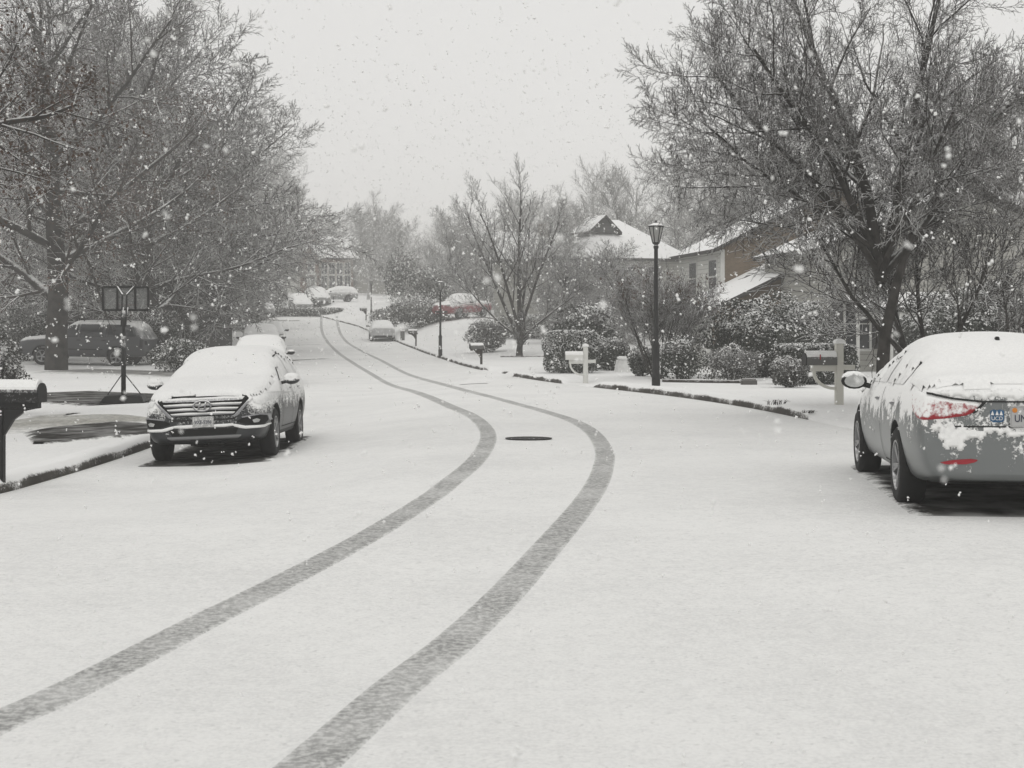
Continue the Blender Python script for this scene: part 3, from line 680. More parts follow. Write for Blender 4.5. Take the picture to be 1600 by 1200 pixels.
class House:
    """local frame: u along the facade (x), v into the house (y), z up; origin at one front corner"""
    def __init__(s, name, label, P0, P1, z, cat='house', group=None):
        a = math.atan2(P1[1]-P0[1], P1[0]-P0[0]); s.L = math.hypot(P1[0]-P0[0], P1[1]-P0[1])
        s.e = empty(name, (P0[0], P0[1], z), a, label, cat, group)
    def block(s, u0, u1, v0, v1, h, mat, ridge=None, pitch=2.5, over=.35, z0=-.6, hip=0., t=.16, name='wall', rname='roof'):
        """walls up to h and a roof: ridge along 'u' or 'v' (gable), optional hip inset"""
        b = MB()
        if ridge == 'u' and not hip:
            b.prism([(v0, z0), (v1, z0), (v1, h), ((v0+v1)/2, h+pitch), (v0, h)], u0, u1, 'x')
        elif ridge == 'v' and not hip:
            b.prism([(u0, z0), (u1, z0), (u1, h), ((u0+u1)/2, h+pitch), (u0, h)], v0, v1, 'y')
        else: b.box((u0, v0, z0), (u1, v1, h))
        wl = b.build(name, mat, s.e)
        rf = None
        if ridge:
            r = MB()
            if not hip:
                (a0, a1, c0, c1) = (v0, v1, u0, u1) if ridge == 'u' else (u0, u1, v0, v1)
                mid = (a0+a1)/2; half = (a1-a0)/2; sl = pitch/half; q = over*sl
                for sg in (-1, 1):
                    e0 = mid+sg*(half+over)
                    poly = [(e0, h-q+.02), (mid, h+pitch+.02), (mid, h+pitch+.02+t*1.15), (e0, h-q+.02+t)]
                    r.prism(poly, c0-over, c1+over, 'x' if ridge == 'u' else 'y')
            else:
                o = over; z1 = h-.02
                if ridge == 'u':
                    A = [(u0-o, v0-o, z1), (u1+o, v0-o, z1), (u1+o, v1+o, z1), (u0-o, v1+o, z1), (u0+hip, (v0+v1)/2, h+pitch), (u1-hip, (v0+v1)/2, h+pitch)]
                    f = [(0, 1, 5, 4), (2, 3, 4, 5), (1, 2, 5), (3, 0, 4), (3, 2, 1, 0)]
                else:
                    A = [(u0-o, v0-o, z1), (u1+o, v0-o, z1), (u1+o, v1+o, z1), (u0-o, v1+o, z1), ((u0+u1)/2, v0+hip, h+pitch), ((u0+u1)/2, v1-hip, h+pitch)]
                    f = [(0, 1, 4), (2, 3, 5), (1, 2, 5, 4), (3, 0, 4, 5), (3, 2, 1, 0)]
                r.add([Vector(q) for q in A], f)
                r.box((u0-o, v0-o, z1-.18), (u1+o, v1+o, z1-.003))
            rf = r.build(rname, M['roof_snow'], s.e)
        return wl, rf
    def trim(s, a, b, mat=None, name='trim'): return MB().box(a, b).build(name, mat or M['trim'], s.e)
    def win(s, face, c, z, w, h, fix, shutters=False, mull=True, arch=False, tm=None, fr=.07):
        """face 'v-' (front), 'u-','u+': window centred at c on that wall, fix = wall plane coordinate"""
        def bx(mb, c0, c1, z0, z1, o0, o1):
            if face == 'v-': mb.box((c0, fix-o1, z0), (c1, fix-o0, z1))
            elif face == 'u-': mb.box((fix-o1, c0, z0), (fix-o0, c1, z1))
            else: mb.box((fix+o0, c0, z0), (fix+o1, c1, z1))
        b = MB(); bx(b, c-w/2-fr, c-w/2, z-fr, z+h+fr, -.02, .06); bx(b, c+w/2, c+w/2+fr, z-fr, z+h+fr, -.02, .06)
        bx(b, c-w/2, c+w/2, z+h, z+h+fr, -.02, .06); bx(b, c-w/2-fr*.4, c+w/2+fr*.4, z-fr*1.2, z-.001, -.02, .085)
        if mull:
            bx(b, c-.02, c+.02, z+.001, z+h-.001, -.01, .045); bx(b, c-w/2+.001, c-.021, z+h/2-.02, z+h/2+.02, -.01, .04); bx(b, c+.021, c+w/2-.001, z+h/2-.02, z+h/2+.02, -.01, .04)
        if arch:
            if face == 'v-': b.prism([(c+(w/2+fr)*math.cos(t*math.pi/10), z+h+fr+(w/2+fr)*math.sin(t*math.pi/10)) for t in range(11)], fix-.06, fix+.01, 'y')
        fo = b.build('window', tm or M['trim'], s.e)
        g = MB(); bx(g, c-w/2, c+w/2, z, z+h, -.02, .025); g.build('pane', M['pane'], fo)
        if shutters:
            for sg in (-1, 1):
                k = MB(); x0 = c+sg*(w/2+fr+.03); x1 = x0+sg*w*.45
                bx(k, min(x0, x1), max(x0, x1), z, z+h, -.02, .04); k.build('shutter', M['shutter'], s.e)
        return fo
# brown brick house on the right: facade runs away from the viewer, gable end faces the viewer
gz = -1.0
d0 = 62; P0 = ((1127-800)/F*d0, d0); d1 = 71; P1 = ((1062-800)/F*d1, d1)
h = House('brick_house', 'two-storey brown brick house with snowy gable roofs and a cream garage door', P0, P1, gz)
# here u runs away along the facade and v must run right: flip by using negative v
he = zpix(388, d0)-gz
h.block(0, h.L, -10, 0, he, M['brick'], 'u', 2.5, .45, name='wall')
h.trim((-.03, -.14, -.4), (.16, .03, he-.05)); h.trim((.17, -.02, -.4), (h.L, .045, he-.1), M['siding_w'], 'facade_cladding')
def fac_win(c, z, w_, hh, parent=h):
    b = MB(); b.box((c-w_/2-.09, .02, z-.09), (c+w_/2+.09, .09, z+hh+.09)); fo = b.build('window', M['trim'], parent.e)
    g = MB()
    for k in (-1, 1):
        for j in (0, 1): g.box((c+k*w_/4-w_/4+.04, .03, z+j*hh/2+.04), (c+k*w_/4+w_/4-.04, .105, z+(j+1)*hh/2-.04))
    g.build('pane', M['pane'], fo)
fac_win(1.3, 3.2, 1.5, 1.5); fac_win(5.5, 3.2, 1.5, 1.5)
# garage wing
ds = 56; Q0 = ((1100-800)/F*ds, ds); dq = 61.5; Q1 = ((1048-800)/F*dq, dq)
g2 = House('garage_wing', 'x', Q0, Q1, gz)
for k in ('label', 'category'): del g2.e[k]
bpy.context.view_layer.update()
g2.e.parent = h.e; g2.e.matrix_parent_inverse = h.e.matrix_world.inverted()
hg = zpix(492, ds)-gz
def sub(o):
    return o
g2.block(0, g2.L, -9.5, 0, hg, M['brick'], 'u', 2.25, .5, name='wall')
g2.trim((-.03, -.3, -.4), (.12, .03, hg-.03)); g2.trim((.13, -.02, -.4), (g2.L, .03, hg-.04), M['siding_w'], 'facade_cladding')
gd = MB().box((.7, .02, -.4), (g2.L-.7, .09, 1.62)).build('garage_door', M['garage'], g2.e)
pn = MB()
for i in range(8): pn.box((.85+i*(g2.L-1.7)/8+.06, .03, 1.18), (.85+(i+1)*(g2.L-1.7)/8-.06, .105, 1.5))
pn.build('door_window', M['pane'], g2.e)
# flatten: the wing's pieces belong to the house itself, one level deep
for o in list(g2.e.children):
    mw = o.parent.matrix_world.copy() if False else None
bpy.context.view_layer.update()
for o in [q for q in bpy.data.objects if q.parent == g2.e]:
    mw = o.matrix_world.copy(); o.parent = h.e; o.matrix_parent_inverse = h.e.matrix_world.inverted(); o.matrix_world = mw
bpy.data.objects.remove(g2.e)
# siding house, gable end to the viewer
d0 = 50; x0 = (1292-800)/F*d0
h = House('siding_house', 'grey clapboard house with a shuttered window and small porch behind the clipped hedge', (x0, d0), (x0+9.5, d0+.6), -.95)
h.block(0, 9.5, 0, 9, 4.6, M['siding'], 'v', 2.0, .4)
h.trim((-.03, -.03, -.4), (.13, .1, 4.55)); zf = .95
h.win('v-', 1.05, zpix(545, d0)+zf, .82, 1.7, 0, shutters=True)
h.trim((2.0, -.06, -.4), (3.6, .02, 2.15), M['door'], 'door'); h.trim((2.0, -.1, 2.16), (3.6, -.02, 2.3))
pr = MB(); pr.prism([(-1.5, 2.45), (.0, 2.95), (.0, 3.12), (-1.5, 2.6)], .55, 3.9, 'x'); pr.build('porch_roof', M['roof_snow'], h.e)
for u in (.62, 1.75): h.trim((u, -1.4, -.4), (u+.09, -1.3, 2.44), name='porch_post')
h.trim((.56, -1.44, 2.2), (3.9, -1.41, 2.45), M['trim'], 'porch_beam')
# white hip roof house behind the lamp
d0 = 96; s = F/d0; z0 = float(at(1010, d0).z)
h = House('hip_roof_house', 'house under a broad snow-covered hip roof with a small dormer, behind the nearest lamp', ((912-800)/s, d0), ((1080-800)/s, d0+3), z0)
he = zpix(402, d0)-z0
h.block(0, h.L, 0, 8, he, M['siding'], 'u', (402-336)/s, .5, hip=3.0)
for c in (1.2, 3.2, 5.2): h.win('v-', c, he-2.0, .9, 1.4, 0)
h.block(-2.6, .0, 1.2, 9, he-.2, M['siding'], 'v', .1, .1, name='side_wall', rname='side_roof')
dm = MB().prism([(1.4, he+1.75), (3.5, he+1.75), (2.5, he+2.75)], 1.9, 4.4, 'y').build('dormer', M['siding_d'], h.e)
r = MB()
for sg, e0 in ((-1, 1.2), (1, 3.7)):
    r.prism([(e0, he+1.62), (2.5, he+2.76), (2.5, he+2.94), (e0, he+1.8)], 1.7, 4.6, 'y')
r.build('roof', M['roof_snow'], dm)
# hazy roof behind the lone tree
d0 = 125; s = F/d0; z0 = float(at(830, d0).z)
h = House('gable_house', 'hazy house with a snowy gable roof seen through the branches of the lone lawn tree', ((770-800)/s, d0), ((905-800)/s, d0+2), z0)
he = zpix(404, d0)-z0
h.block(0, h.L, 0, 8, he, M['siding_w'], 'u', (404-362)/s, .4)
for c in (1.5, 3.6, 5.6): h.win('v-', c, he-1.9, .9, 1.4, 0)
h.trim((5.2, 3.2, he), (6.0, 4.0, he+3.2), M['brick'], 'chimney')
# far brick house at the end of the street
d0 = 195; s = F/d0; z0 = float(at(500, d0).z)
h = House('far_brick_house', 'far brick house with an arched window above its white porch, ending the street', ((445-800)/s, d0), ((552-800)/s, d0), z0)
he = zpix(402, d0)-z0
h.block(0, h.L, 0, 9, he, M['siding_w'], 'u', (402-371)/s+.2, .4, hip=0)
ux = lambda px: (px-445)/s
h.block(ux(471), ux(499), -1.2, 4, he, M['brick_red'], 'v', (402-384)/s, .3, name='gable_front', rname='gable_roof')
h.trim((ux(500), -.12, -.5), (h.L-.02, -.01, he-.1), M['brick_red'], 'brick_front')
h.win('v-', ux(488), he-2.2, .8, 1.5, -1.2, arch=True, fr=.12); h.trim((ux(483), -1.32, -.4), (ux(494), -1.22, 2.1), M['door'], 'door')
for u in (ux(481.5), ux(494.5)): h.trim((u, -1.6, -.4), (u+.22, -1.35, 2.3), name='porch_post')
MB().prism([(ux(480), 2.35), (ux(497), 2.35), (ux(488.5), 3.1)], -1.7, -1.2, 'y').build('pediment', M['trim'], h.e)
for c in (507, 519, 531, 543): h.win('v-', ux(c), he-2.2, .75, 1.4, -.12, fr=.1); h.win('v-', ux(c), .7, .75, 1.6, -.12, fr=.1)
h.win('v-', ux(460), he-2.2, .8, 1.4, 0, fr=.1)
h.trim((ux(482), 3.2, he+.5), (ux(488), 4.4, he+(402-366)/s+.9), M['brick_red'], 'chimney')
d0 = 190; s = F/d0; z0 = float(at(620, d0).z)
h = House('small_hazy_house', 'hazy house of which only a small snowy roof shows at the end of the street', ((585-800)/s, d0), ((652-800)/s, d0+3), z0)
he = zpix(402, d0)-z0
h.block(0, h.L, 0, 7, he, M['siding'], 'u', (402-378)/s, .4, hip=2.0)
for c in (1.2, 3.0, 4.6): h.win('v-', c, he-2.2, .8, 1.4, 0)
# houses behind the left trees
d0 = 84; s = F/d0; z0 = float(at(60, d0).z)
h = House('dark_siding_house', 'dark grey house behind the trunk of the big oak at the left edge', ((-60-800)/s, d0), ((110-800)/s, d0), z0)
h.block(0, h.L, 0, 8, 5.2, M['siding_d'], 'u', 2.2, .4)
h.win('v-', 3.6, 2.9, .9, 1.5, 0, tm=M['trim_dim']); h.win('v-', 5.0, 2.9, .9, 1.5, 0, tm=M['trim_dim'])
d0 = 80; s = F/d0; z0 = float(at(180, d0).z)
h = House('siding_house', 'grey house with a railed deck behind the roof of the dark utility vehicle', ((108-800)/s, d0+2), ((330-800)/s, d0+6), z0)
h.block(0, h.L, 0, 8, 5.0, M['siding_d'], 'u', 2.0, .4)
h.win('v-', 1.6, 2.6, .9, 1.4, 0, tm=M['trim_dim']); h.win('v-', 4.2, 2.6, .9, 1.4, 0, tm=M['trim_dim'])
rl = MB(); zr = zpix(500, d0)-z0
rl.box((.1, -2.0, zr), (1.4, -1.93, zr+.07)); rl.box((.1, -2.0, zr-.85), (1.4, -1.93, zr-.79))
for i in range(8): rl.box((.12+i*.17, -1.985, zr-.8), (.16+i*.17, -1.945, zr))
rl.build('deck_railing', M['trim_dim'], h.e)
MB().box((.0, -2.05, zr-.98), (1.5, -.03, zr-.86)).build('deck', M['dark_wood'], h.e)

# ------------------------------------------------------------------ street furniture
def lamp_post(loc, hgt, label, rz=0, res=14):
    e = empty('street_lamp', loc, rz, label, 'street lamp', 'black post lamps along the right pavement'); k = hgt/3.63
    MB().lathe([(.10, -.1), (.10, .25), (.085, .32), (.085, .85), (.10, .90), (.055, .98), (.045, 3.0), (.06, 3.02), (.06, 3.06), (.03, 3.1)], res).build('pole', M['iron'], e, smooth=True)
    z = 3.08
    MB().lathe([(.03, z), (.08, z+.04), (.09, z+.07), (.03, z+.08)], 6).build('lantern_base', M['iron'], e)
    MB().lathe([(.078, z+.075), (.160, z+.40)], 6).build('lantern_glass', M['lamp_glass'], e)
    fr = MB()
    for i in range(6):
        a = i*math.pi/3
        fr.bar((math.cos(a)*.082, math.sin(a)*.082, z+.07), (math.cos(a)*.166, math.sin(a)*.166, z+.41), .02)
        b2 = a+math.pi/3; fr.bar((math.cos(a)*.166, math.sin(a)*.166, z+.41), (math.cos(b2)*.166, math.sin(b2)*.166, z+.41), .022)
    fr.build('lantern_frame', M['iron'], e)
    MB().lathe([(.195, z+.415), (.195, z+.43), (.09, z+.47), (.045, z+.49), (.02, z+.53), (.0, z+.56)], 6).build('lantern_roof', M['iron'], e)
    e.scale = (1.0, 1.0, k); return e
lamps = [((1025, 604), 344, 'nearest and tallest black street lamp, with a six-sided lantern, in front of the crape myrtle'),
         ((688, 557), 437, 'middle black street lamp standing on the verge left of the lone lawn tree'),
         ((580, 502), 436, 'far black street lamp behind the white car at the bend')]
for (px, py), top, lab in lamps:
    p = hit(px, py); lamp_post(p, zpix(top, p.y)-p.z, lab)
p = at(521, 152); lamp_post(p, zpix(462, 152)-p.z, 'most distant and faint street lamp beside the cars at the end of the street')

def mailbox(loc, hgt, L, rz, label, box_m, post_m, style, grp='kerbside mailboxes'):
    """style 'bracket': box on an arm with curved brace; 'tall': post rises above the box; local +x = away from the post"""
    e = empty('mailbox', loc, rz, label, 'mailbox', None)
    r = L*.19; zb = hgt-r*2.05
    prof = [(-r, 0), (-r, r*1.05)]+[(-r*math.cos(t*math.pi/10), r*1.05+r*math.sin(t*math.pi/10)) for t in range(1, 10)]+[(r, r*1.05), (r, 0)]
    x0 = -.12*L if style == 'bracket' else .07
    b = MB(); b.prism([(u, zb+z) for u, z in prof], x0, x0+L, 'x'); bx = b.build('box', box_m, e)
    MB().prism([(u*1.06, zb+z*1.03-.004) for u, z in prof], x0+L, x0+L+.02, 'x').build('door', M['black'], bx)
    if box_m is M['mail_grey'] and style == 'tall': MB().box((x0+L*.55, r+.001, zb+r*.9), (x0+L*.58, r+.012, zb+r*1.8)).build('flag', M['red_plain'], bx)
    # snow lying on the arched top
    n = 9; sn = MB()
    top = [(-r*.97*math.cos(t*math.pi/n), r*1.05+r*1.0*math.sin(t*math.pi/n)) for t in range(1, n)]
    up = [(u*1.02, z+.018+.022*math.sin((i+1)*math.pi/n)) for i, (u, z) in enumerate(top)]
    sn.prism([(u, zb+z) for u, z in top+up[::-1]], x0+.005, x0+L-.01, 'x'); sn.build('snow', M['snow'], e, smooth=False)
    w = .085
    if style == 'bracket':
        MB().box((-w/2, -w/2, -.2), (w/2, w/2, zb-.05)).build('post', post_m, e, bevel=.008)
        arm = MB(); arm.box((-.2*L, -w*.48, zb-.07), (L*.85, w*.48, zb-.002))
        arm.prism([(w/2, zb-.38), (w/2, zb-.072), (L*.8, zb-.072), (L*.55, zb-.10), (L*.3, zb-.2)], -w*.3, w*.3, 'y'); arm.build('arm', post_m, e)
    else:
        w = .13
        MB().box((-w/2, -w/2, -.2), (w/2, w/2, hgt+.16)).build('post', post_m, e, bevel=.01)
        MB().lathe([(.11, hgt+.161), (.12, hgt+.19), (.10, hgt+.225), (.04, hgt+.25)], 4, Matrix.Rotation(math.pi/4, 4, 'Z')).build('post_cap', M['snow'], e)
        arm = MB(); arm.box((-.28, -.045, zb-.09), (-w/2-.001, .045, zb-.002)); arm.box((w/2+.001, -.045, zb-.11), (L*.92, .045, zb-.002))
        pts = [(w/2+.0, zb-.42)]+[(w/2+(L*.72)*math.sin(t*math.pi/12)*1.0, zb-.42+.31*(1-math.cos(t*math.pi/12))) for t in range(1, 7)]
        for i in range(len(pts)-1): arm.bar((pts[i][0], 0, pts[i][1]), (pts[i+1][0], 0, pts[i+1][1]), .05, .06, up=(0, 1, 0))
        arm.build('arm', post_m, e)
    return e
p = hit(1, 748); mailbox(p, zpix(598, p.y)-p.z, .54, R(-8), 'black mailbox, arched top snow-covered, on a dark bracket post at the left edge', M['mail_black'], M['iron'], 'bracket')
p = hit(1311, 632); mailbox(p, zpix(551, p.y)-p.z, .56, R(188), 'snow-capped dark mailbox on a thick cream post left of the silver sedan', M['mail_grey'], M['cream_wood'], 'tall')
p = hit(915, 599); mailbox(p, zpix(551, p.y)-p.z, .50, R(183), 'white mailbox with a scrolled arm on a white post before the clipped shrub', M['white_paint'], M['white_paint'], 'tall')
p = hit(752, 570); mailbox(p, zpix(537, p.y)-p.z, .52, R(195), 'grey mailbox on a dark braced post left of the lone lawn tree', M['mail_grey'], M['dark_wood'], 'bracket')
p = hit(650, 541); mailbox(p, zpix(515, p.y)-p.z, .55, R(175), 'small dark mailbox on a post between the middle lamp and the white car', M['mail_grey'], M['dark_wood'], 'bracket')
p = hit(572, 501); e = mailbox(p, 1.15, .6, R(190), 'far mailbox on a post beside the far lamp behind the white car', M['mail_grey'], M['dark_wood'], 'bracket')
p = hit(629, 532); e = empty('utility_box', p, R(10), 'grey utility pedestal on the verge right of the white car', 'utility box')
MB().box((-.14, -.12, -.1), (.14, .12, .66)).build('cabinet', M['mail_grey'], e, bevel=.012)
MB().box((-.16, -.14, .661), (.16, .14, .72)).build('lid', M['snow'], e, bevel=.015)

# basketball hoop
p = hit(193, 630)
e = empty('basketball_hoop', p, R(8), 'portable basketball hoop with a smoked backboard standing in the left driveway', 'basketball hoop')
k = (zpix(449, p.y)-p.z)
b = MB(); b.prism([(-.52, 0), (.52, 0), (.44, .2), (-.36, .2)], -.42, .42, 'y'); b.build('base', M['black'], e, bevel=.02)
MB().tube([(0, 0, .18), (0, 0, k*.58)], .055, 12).tube([(0, 0, k*.55), (0, .02, k*.80)], .042, 12).build('pole', M['iron'], e, smooth=True)
b = MB(); b.bar((-.36, .0, .2), (-.03, 0, .68), .022); b.bar((.40, 0, .2), (.03, 0, .68), .022); b.build('strut', M['iron'], e)
bw, bh, zb0 = .52, .54, k-.53
b = MB().box((-bw, .45, zb0), (bw, .475, zb0+bh)); bd = b.build('backboard', M['backboard'], e)
fr = MB()
for a, c in (((-bw, zb0), (bw, zb0)), ((-bw, zb0+bh), (bw, zb0+bh)), ((-bw, zb0), (-bw, zb0+bh)), ((bw, zb0), (bw, zb0+bh)), ((-.19, zb0), (-.19, zb0+bh)), ((.22, zb0), (.22, zb0+bh))):
    fr.bar((a[0], .425, a[1]), (c[0], .425, c[1]), .05, .035, up=(0, 1, 0))
fr.build('frame', M['iron'], bd)
b = MB()
for sx_ in (-1, 1):
    b.bar((sx_*.05, .0, k*.66), (sx_*.05, .2, zb0+.36), .035); b.bar((sx_*.05, .2, zb0+.36), (sx_*.2, .40, zb0+.56), .035); b.bar((sx_*.05, .05, zb0-.16), (sx_*.05, .40, zb0+.05), .035)
b.bar((-.2, .40, zb0+.56), (.2, .40, zb0+.56), .035)
b.build('bracket', M['iron'], e)
rim = MB(); rim.tube([(.0+.23*math.cos(t*math.pi/12), .73+.23*math.sin(t*math.pi/12), zb0+.12) for t in range(25)], .012, 6, cap=False); rim.build('rim', M['red_plain'], e)

# manhole
p = hit(826, 686.5)
e = tag(MB().lathe([(.0, 0), (.30, 0), (.31, .006), (.31, .012), (.27, .014), (.26, .008), (.0, .009)], 40, cap=False).build('manhole_cover', M['iron']), 'dark round manhole cover showing through the snow between the tyre tracks', 'manhole cover')
e.location = p; e.location.z += .008; e.scale = (1.05, .75, 1); e.data.materials[0] = snowy('cast_iron', (.022, .021, .02), 1.05, 1.25, 7., .9, .7, stretch=(3, 1, 1), bump=.2)
# bed edging and low wall
p0, p1 = hit(1036, 597), hit(1178, 599)
pts = [p0.lerp(p1, i/10)+Vector((0, -.12*math.sin(i/10*math.pi), 0)) for i in range(11)]
pts = [Vector((q.x, q.y, surf(q.x, q.y)+.03)) for q in pts]
tag(MB().tube(pts, .05, 7).build('bed_edging', M['dark_wood']), 'dark timber edging around the shrub bed right of the nearest lamp', 'garden edging')
q = hit(1172, 601); tag(MB().box((-.22, -.1, -.05), (.16, .1, .14)).build('edging_block', M['rock'], bevel=.03), 'dark stone block at the right end of the shrub bed edging', 'stone').location = q
p = hit(987, 582); e = empty('low_wall', p+Vector((0, .6, 0)), 0, 'short snow-plastered retaining wall left of the nearest lamp', 'low wall')
b = MB(); b.prism([(-.52, -.1), (.52, -.1), (.47, .36), (-.42, .42)], -.45, .45, 'y'); b.build('stonework', snowy('snow_plastered_stone', (.45, .45, .43), -.5, .3, 6., .7, .9), e, bevel=.05)
b = MB(); b.prism([(-.43, .421), (.48, .361), (.40, .45), (-.35, .50)], -.44, .44, 'y'); b.build('snow', M['snow'], e, bevel=.02)
pts = [hit(px, 558) for px in (782, 800, 815, 832, 850)]
tag(MB().tube([Vector((q.x, q.y, q.z+.02)) for q in pts], .045, 6).build('bed_edging', M['dark_wood']), 'dark curved edging at the foot of the lone lawn tree', 'garden edging')
# dry grass tuft at the kerb
q = hit(1212, 641); rng = np.random.default_rng(3); b = MB()
for i in range(26):
    a = rng.uniform(-.18, .18); b.tube([(a, rng.uniform(-.06, .06), 0), (a*1.15+rng.uniform(-.03, .03), -.05, rng.uniform(.04, .09)), (a*1.3+rng.uniform(-.06, .06), -.1, rng.uniform(.05, .11))], [.006, .005, .002], 4)
tag(b.build('grass_tuft', M['dark_wood']), 'tuft of dead grass poking out of the snow at the right kerb', 'grass tuft').location = q
q = hit(1262, 645); b = MB()
for i in range(20):
    a = rng.uniform(-.08, .08); b.tube([(a, rng.uniform(-.06, .06), 0), (a*1.2, -.05, rng.uniform(.02, .05)), (a*1.4+rng.uniform(-.05, .05), -.1, rng.uniform(.03, .06))], [.007, .006, .002], 4)
tag(b.build('grass_tuft', M['dark_wood']), 'smaller dead grass tuft at the snowed driveway edge left of the sedan', 'grass tuft').location = q

# ------------------------------------------------------------------ vehicles (local: +x forward, +y left, z up, origin on the ground at mid length)
SUV = dict(L=4.70, axles=(1.42, -1.28), wr=.365, track=.80, st=[
    (2.33, .40, .60, .70, .58, .66, .78, .52, .86, .88), (2.29, .30, .74, .82, .60, .78, .84, .60, .93, .96), (2.10, .25, .84, .90, .62, .86, .93, .68, 1.02, 1.05),
    (1.42, .25, .87, .945, .66, .90, 1.03, .74, 1.11, 1.14), (.98, .25, .87, .945, .66, .91, 1.06, .80, 1.15, 1.18), (.84, .25, .87, .945, .66, .915, 1.07, .80, 1.20, 1.25),
    (.02, .25, .87, .945, .66, .915, 1.09, .70, 1.55, 1.61), (-.22, .25, .87, .945, .66, .915, 1.10, .69, 1.58, 1.655), (-.8, .25, .87, .945, .68, .92, 1.12, .685, 1.60, 1.675), (-1.5, .26, .87, .945, .70, .915, 1.15, .66, 1.57, 1.645), (-1.95, .28, .86, .93, .72, .90, 1.17, .64, 1.50, 1.58),
    (-2.22, .32, .82, .90, .74, .86, 1.10, .70, 1.22, 1.27), (-2.32, .40, .76, .84, .74, .80, 1.00, .66, 1.08, 1.10), (-2.35, .46, .66, .74, .72, .70, .92, .58, .98, 1.0)])
SEDAN = dict(L=4.82, axles=(1.45, -1.345), wr=.335, track=.79, st=[
    (2.40, .36, .58, .66, .50, .60, .64, .50, .70, .72), (2.34, .26, .70, .78, .52, .70, .70, .58, .77, .80), (1.95, .20, .84, .89, .55, .81, .82, .68, .89, .92),
    (1.45, .20, .85, .915, .58, .85, .89, .72, .96, .99), (1.02, .20, .85, .918, .6, .87, .94, .76, 1.01, 1.04), (.80, .20, .85, .918, .6, .875, .96, .76, 1.06, 1.10),
    (-.05, .20, .85, .918, .6, .88, .98, .60, 1.36, 1.42), (-.3, .2, .85, .918, .61, .882, .99, .585, 1.40, 1.465), (-.7, .2, .85, .918, .62, .885, 1.0, .58, 1.40, 1.47), (-1.2, .2, .85, .918, .64, .885, 1.02, .58, 1.33, 1.41),
    (-1.78, .22, .85, .918, .66, .87, 1.03, .70, 1.13, 1.18), (-2.0, .24, .84, .91, .66, .85, 1.03, .74, 1.10, 1.135), (-2.27, .28, .82, .885, .66, .82, 1.01, .74, 1.095, 1.13), (-2.36, .30, .79, .85, .66, .79, .98, .72, 1.05, 1.075), (-2.40, .36, .76, .82, .62, .76, .90, .68, .96, .98)])
BIG = dict(L=5.60, axles=(1.72, -1.58), wr=.39, track=.84, st=[
    (2.78, .50, .80, .88, .70, .86, .92, .74, 1.02, 1.04), (2.72, .42, .88, .96, .72, .93, 1.02, .80, 1.10, 1.12), (2.3, .36, .93, .995, .74, .96, 1.10, .82, 1.15, 1.18),
    (1.72, .36, .94, 1.0, .76, .97, 1.14, .84, 1.19, 1.22), (1.30, .36, .94, 1.0, .76, .975, 1.16, .86, 1.22, 1.25), (1.12, .36, .94, 1.0, .76, .975, 1.16, .86, 1.28, 1.32),
    (.42, .36, .94, 1.0, .76, .975, 1.17, .78, 1.78, 1.84), (.2, .36, .94, 1.0, .76, .975, 1.17, .77, 1.82, 1.88), (-.8, .36, .94, 1.0, .78, .975, 1.18, .77, 1.84, 1.90), (-2.0, .36, .94, 1.0, .78, .975, 1.19, .76, 1.82, 1.88), (-2.38, .38, .93, .99, .80, .97, 1.19, .75, 1.76, 1.82),
    (-2.66, .42, .91, .97, .80, .95, 1.18, .82, 1.34, 1.36), (-2.74, .48, .90, .96, .80, .94, 1.10, .82, 1.18, 1.20), (-2.79, .50, .86, .92, .78, .90, 1.04, .78, 1.10, 1.12)])
PICK = dict(L=5.60, axles=(1.72, -1.65), wr=.40, track=.84, st=[
    (2.78, .50, .80, .88, .70, .86, .96, .74, 1.06, 1.08), (2.72, .42, .88, .96, .72, .93, 1.05, .80, 1.13, 1.15), (2.2, .38, .93, .995, .74, .96, 1.13, .82, 1.19, 1.22),
    (1.4, .38, .94, 1.0, .76, .97, 1.16, .84, 1.23, 1.26), (1.2, .38, .94, 1.0, .76, .975, 1.16, .86, 1.30, 1.34),
    (.5, .38, .94, 1.0, .76, .975, 1.17, .74, 1.76, 1.82), (.2, .38, .94, 1.0, .76, .975, 1.17, .73, 1.80, 1.86), (-.7, .38, .94, 1.0, .78, .975, 1.18, .73, 1.79, 1.85), (-.98, .38, .94, 1.0, .78, .975, 1.18, .76, 1.70, 1.74),
    (-1.06, .38, .94, 1.0, .78, .975, 1.16, .86, 1.24, 1.25), (-2.3, .40, .94, 1.0, .78, .975, 1.14, .86, 1.20, 1.21), (-2.72, .44, .93, .98, .78, .96, 1.12, .86, 1.18, 1.19), (-2.79, .48, .88, .94, .78, .92, 1.04, .82, 1.10, 1.11)])
def snowpaint(name, col, lo, hi, scale, amp, fine, metal=.25, rough=.35, stretch=None, zf=None):
    return snowy(name, col, lo, hi, scale, amp, rough, metal=metal, stretch=stretch, spec=.45, bump=.6, dist=.02, fine=fine, zfade=zf)
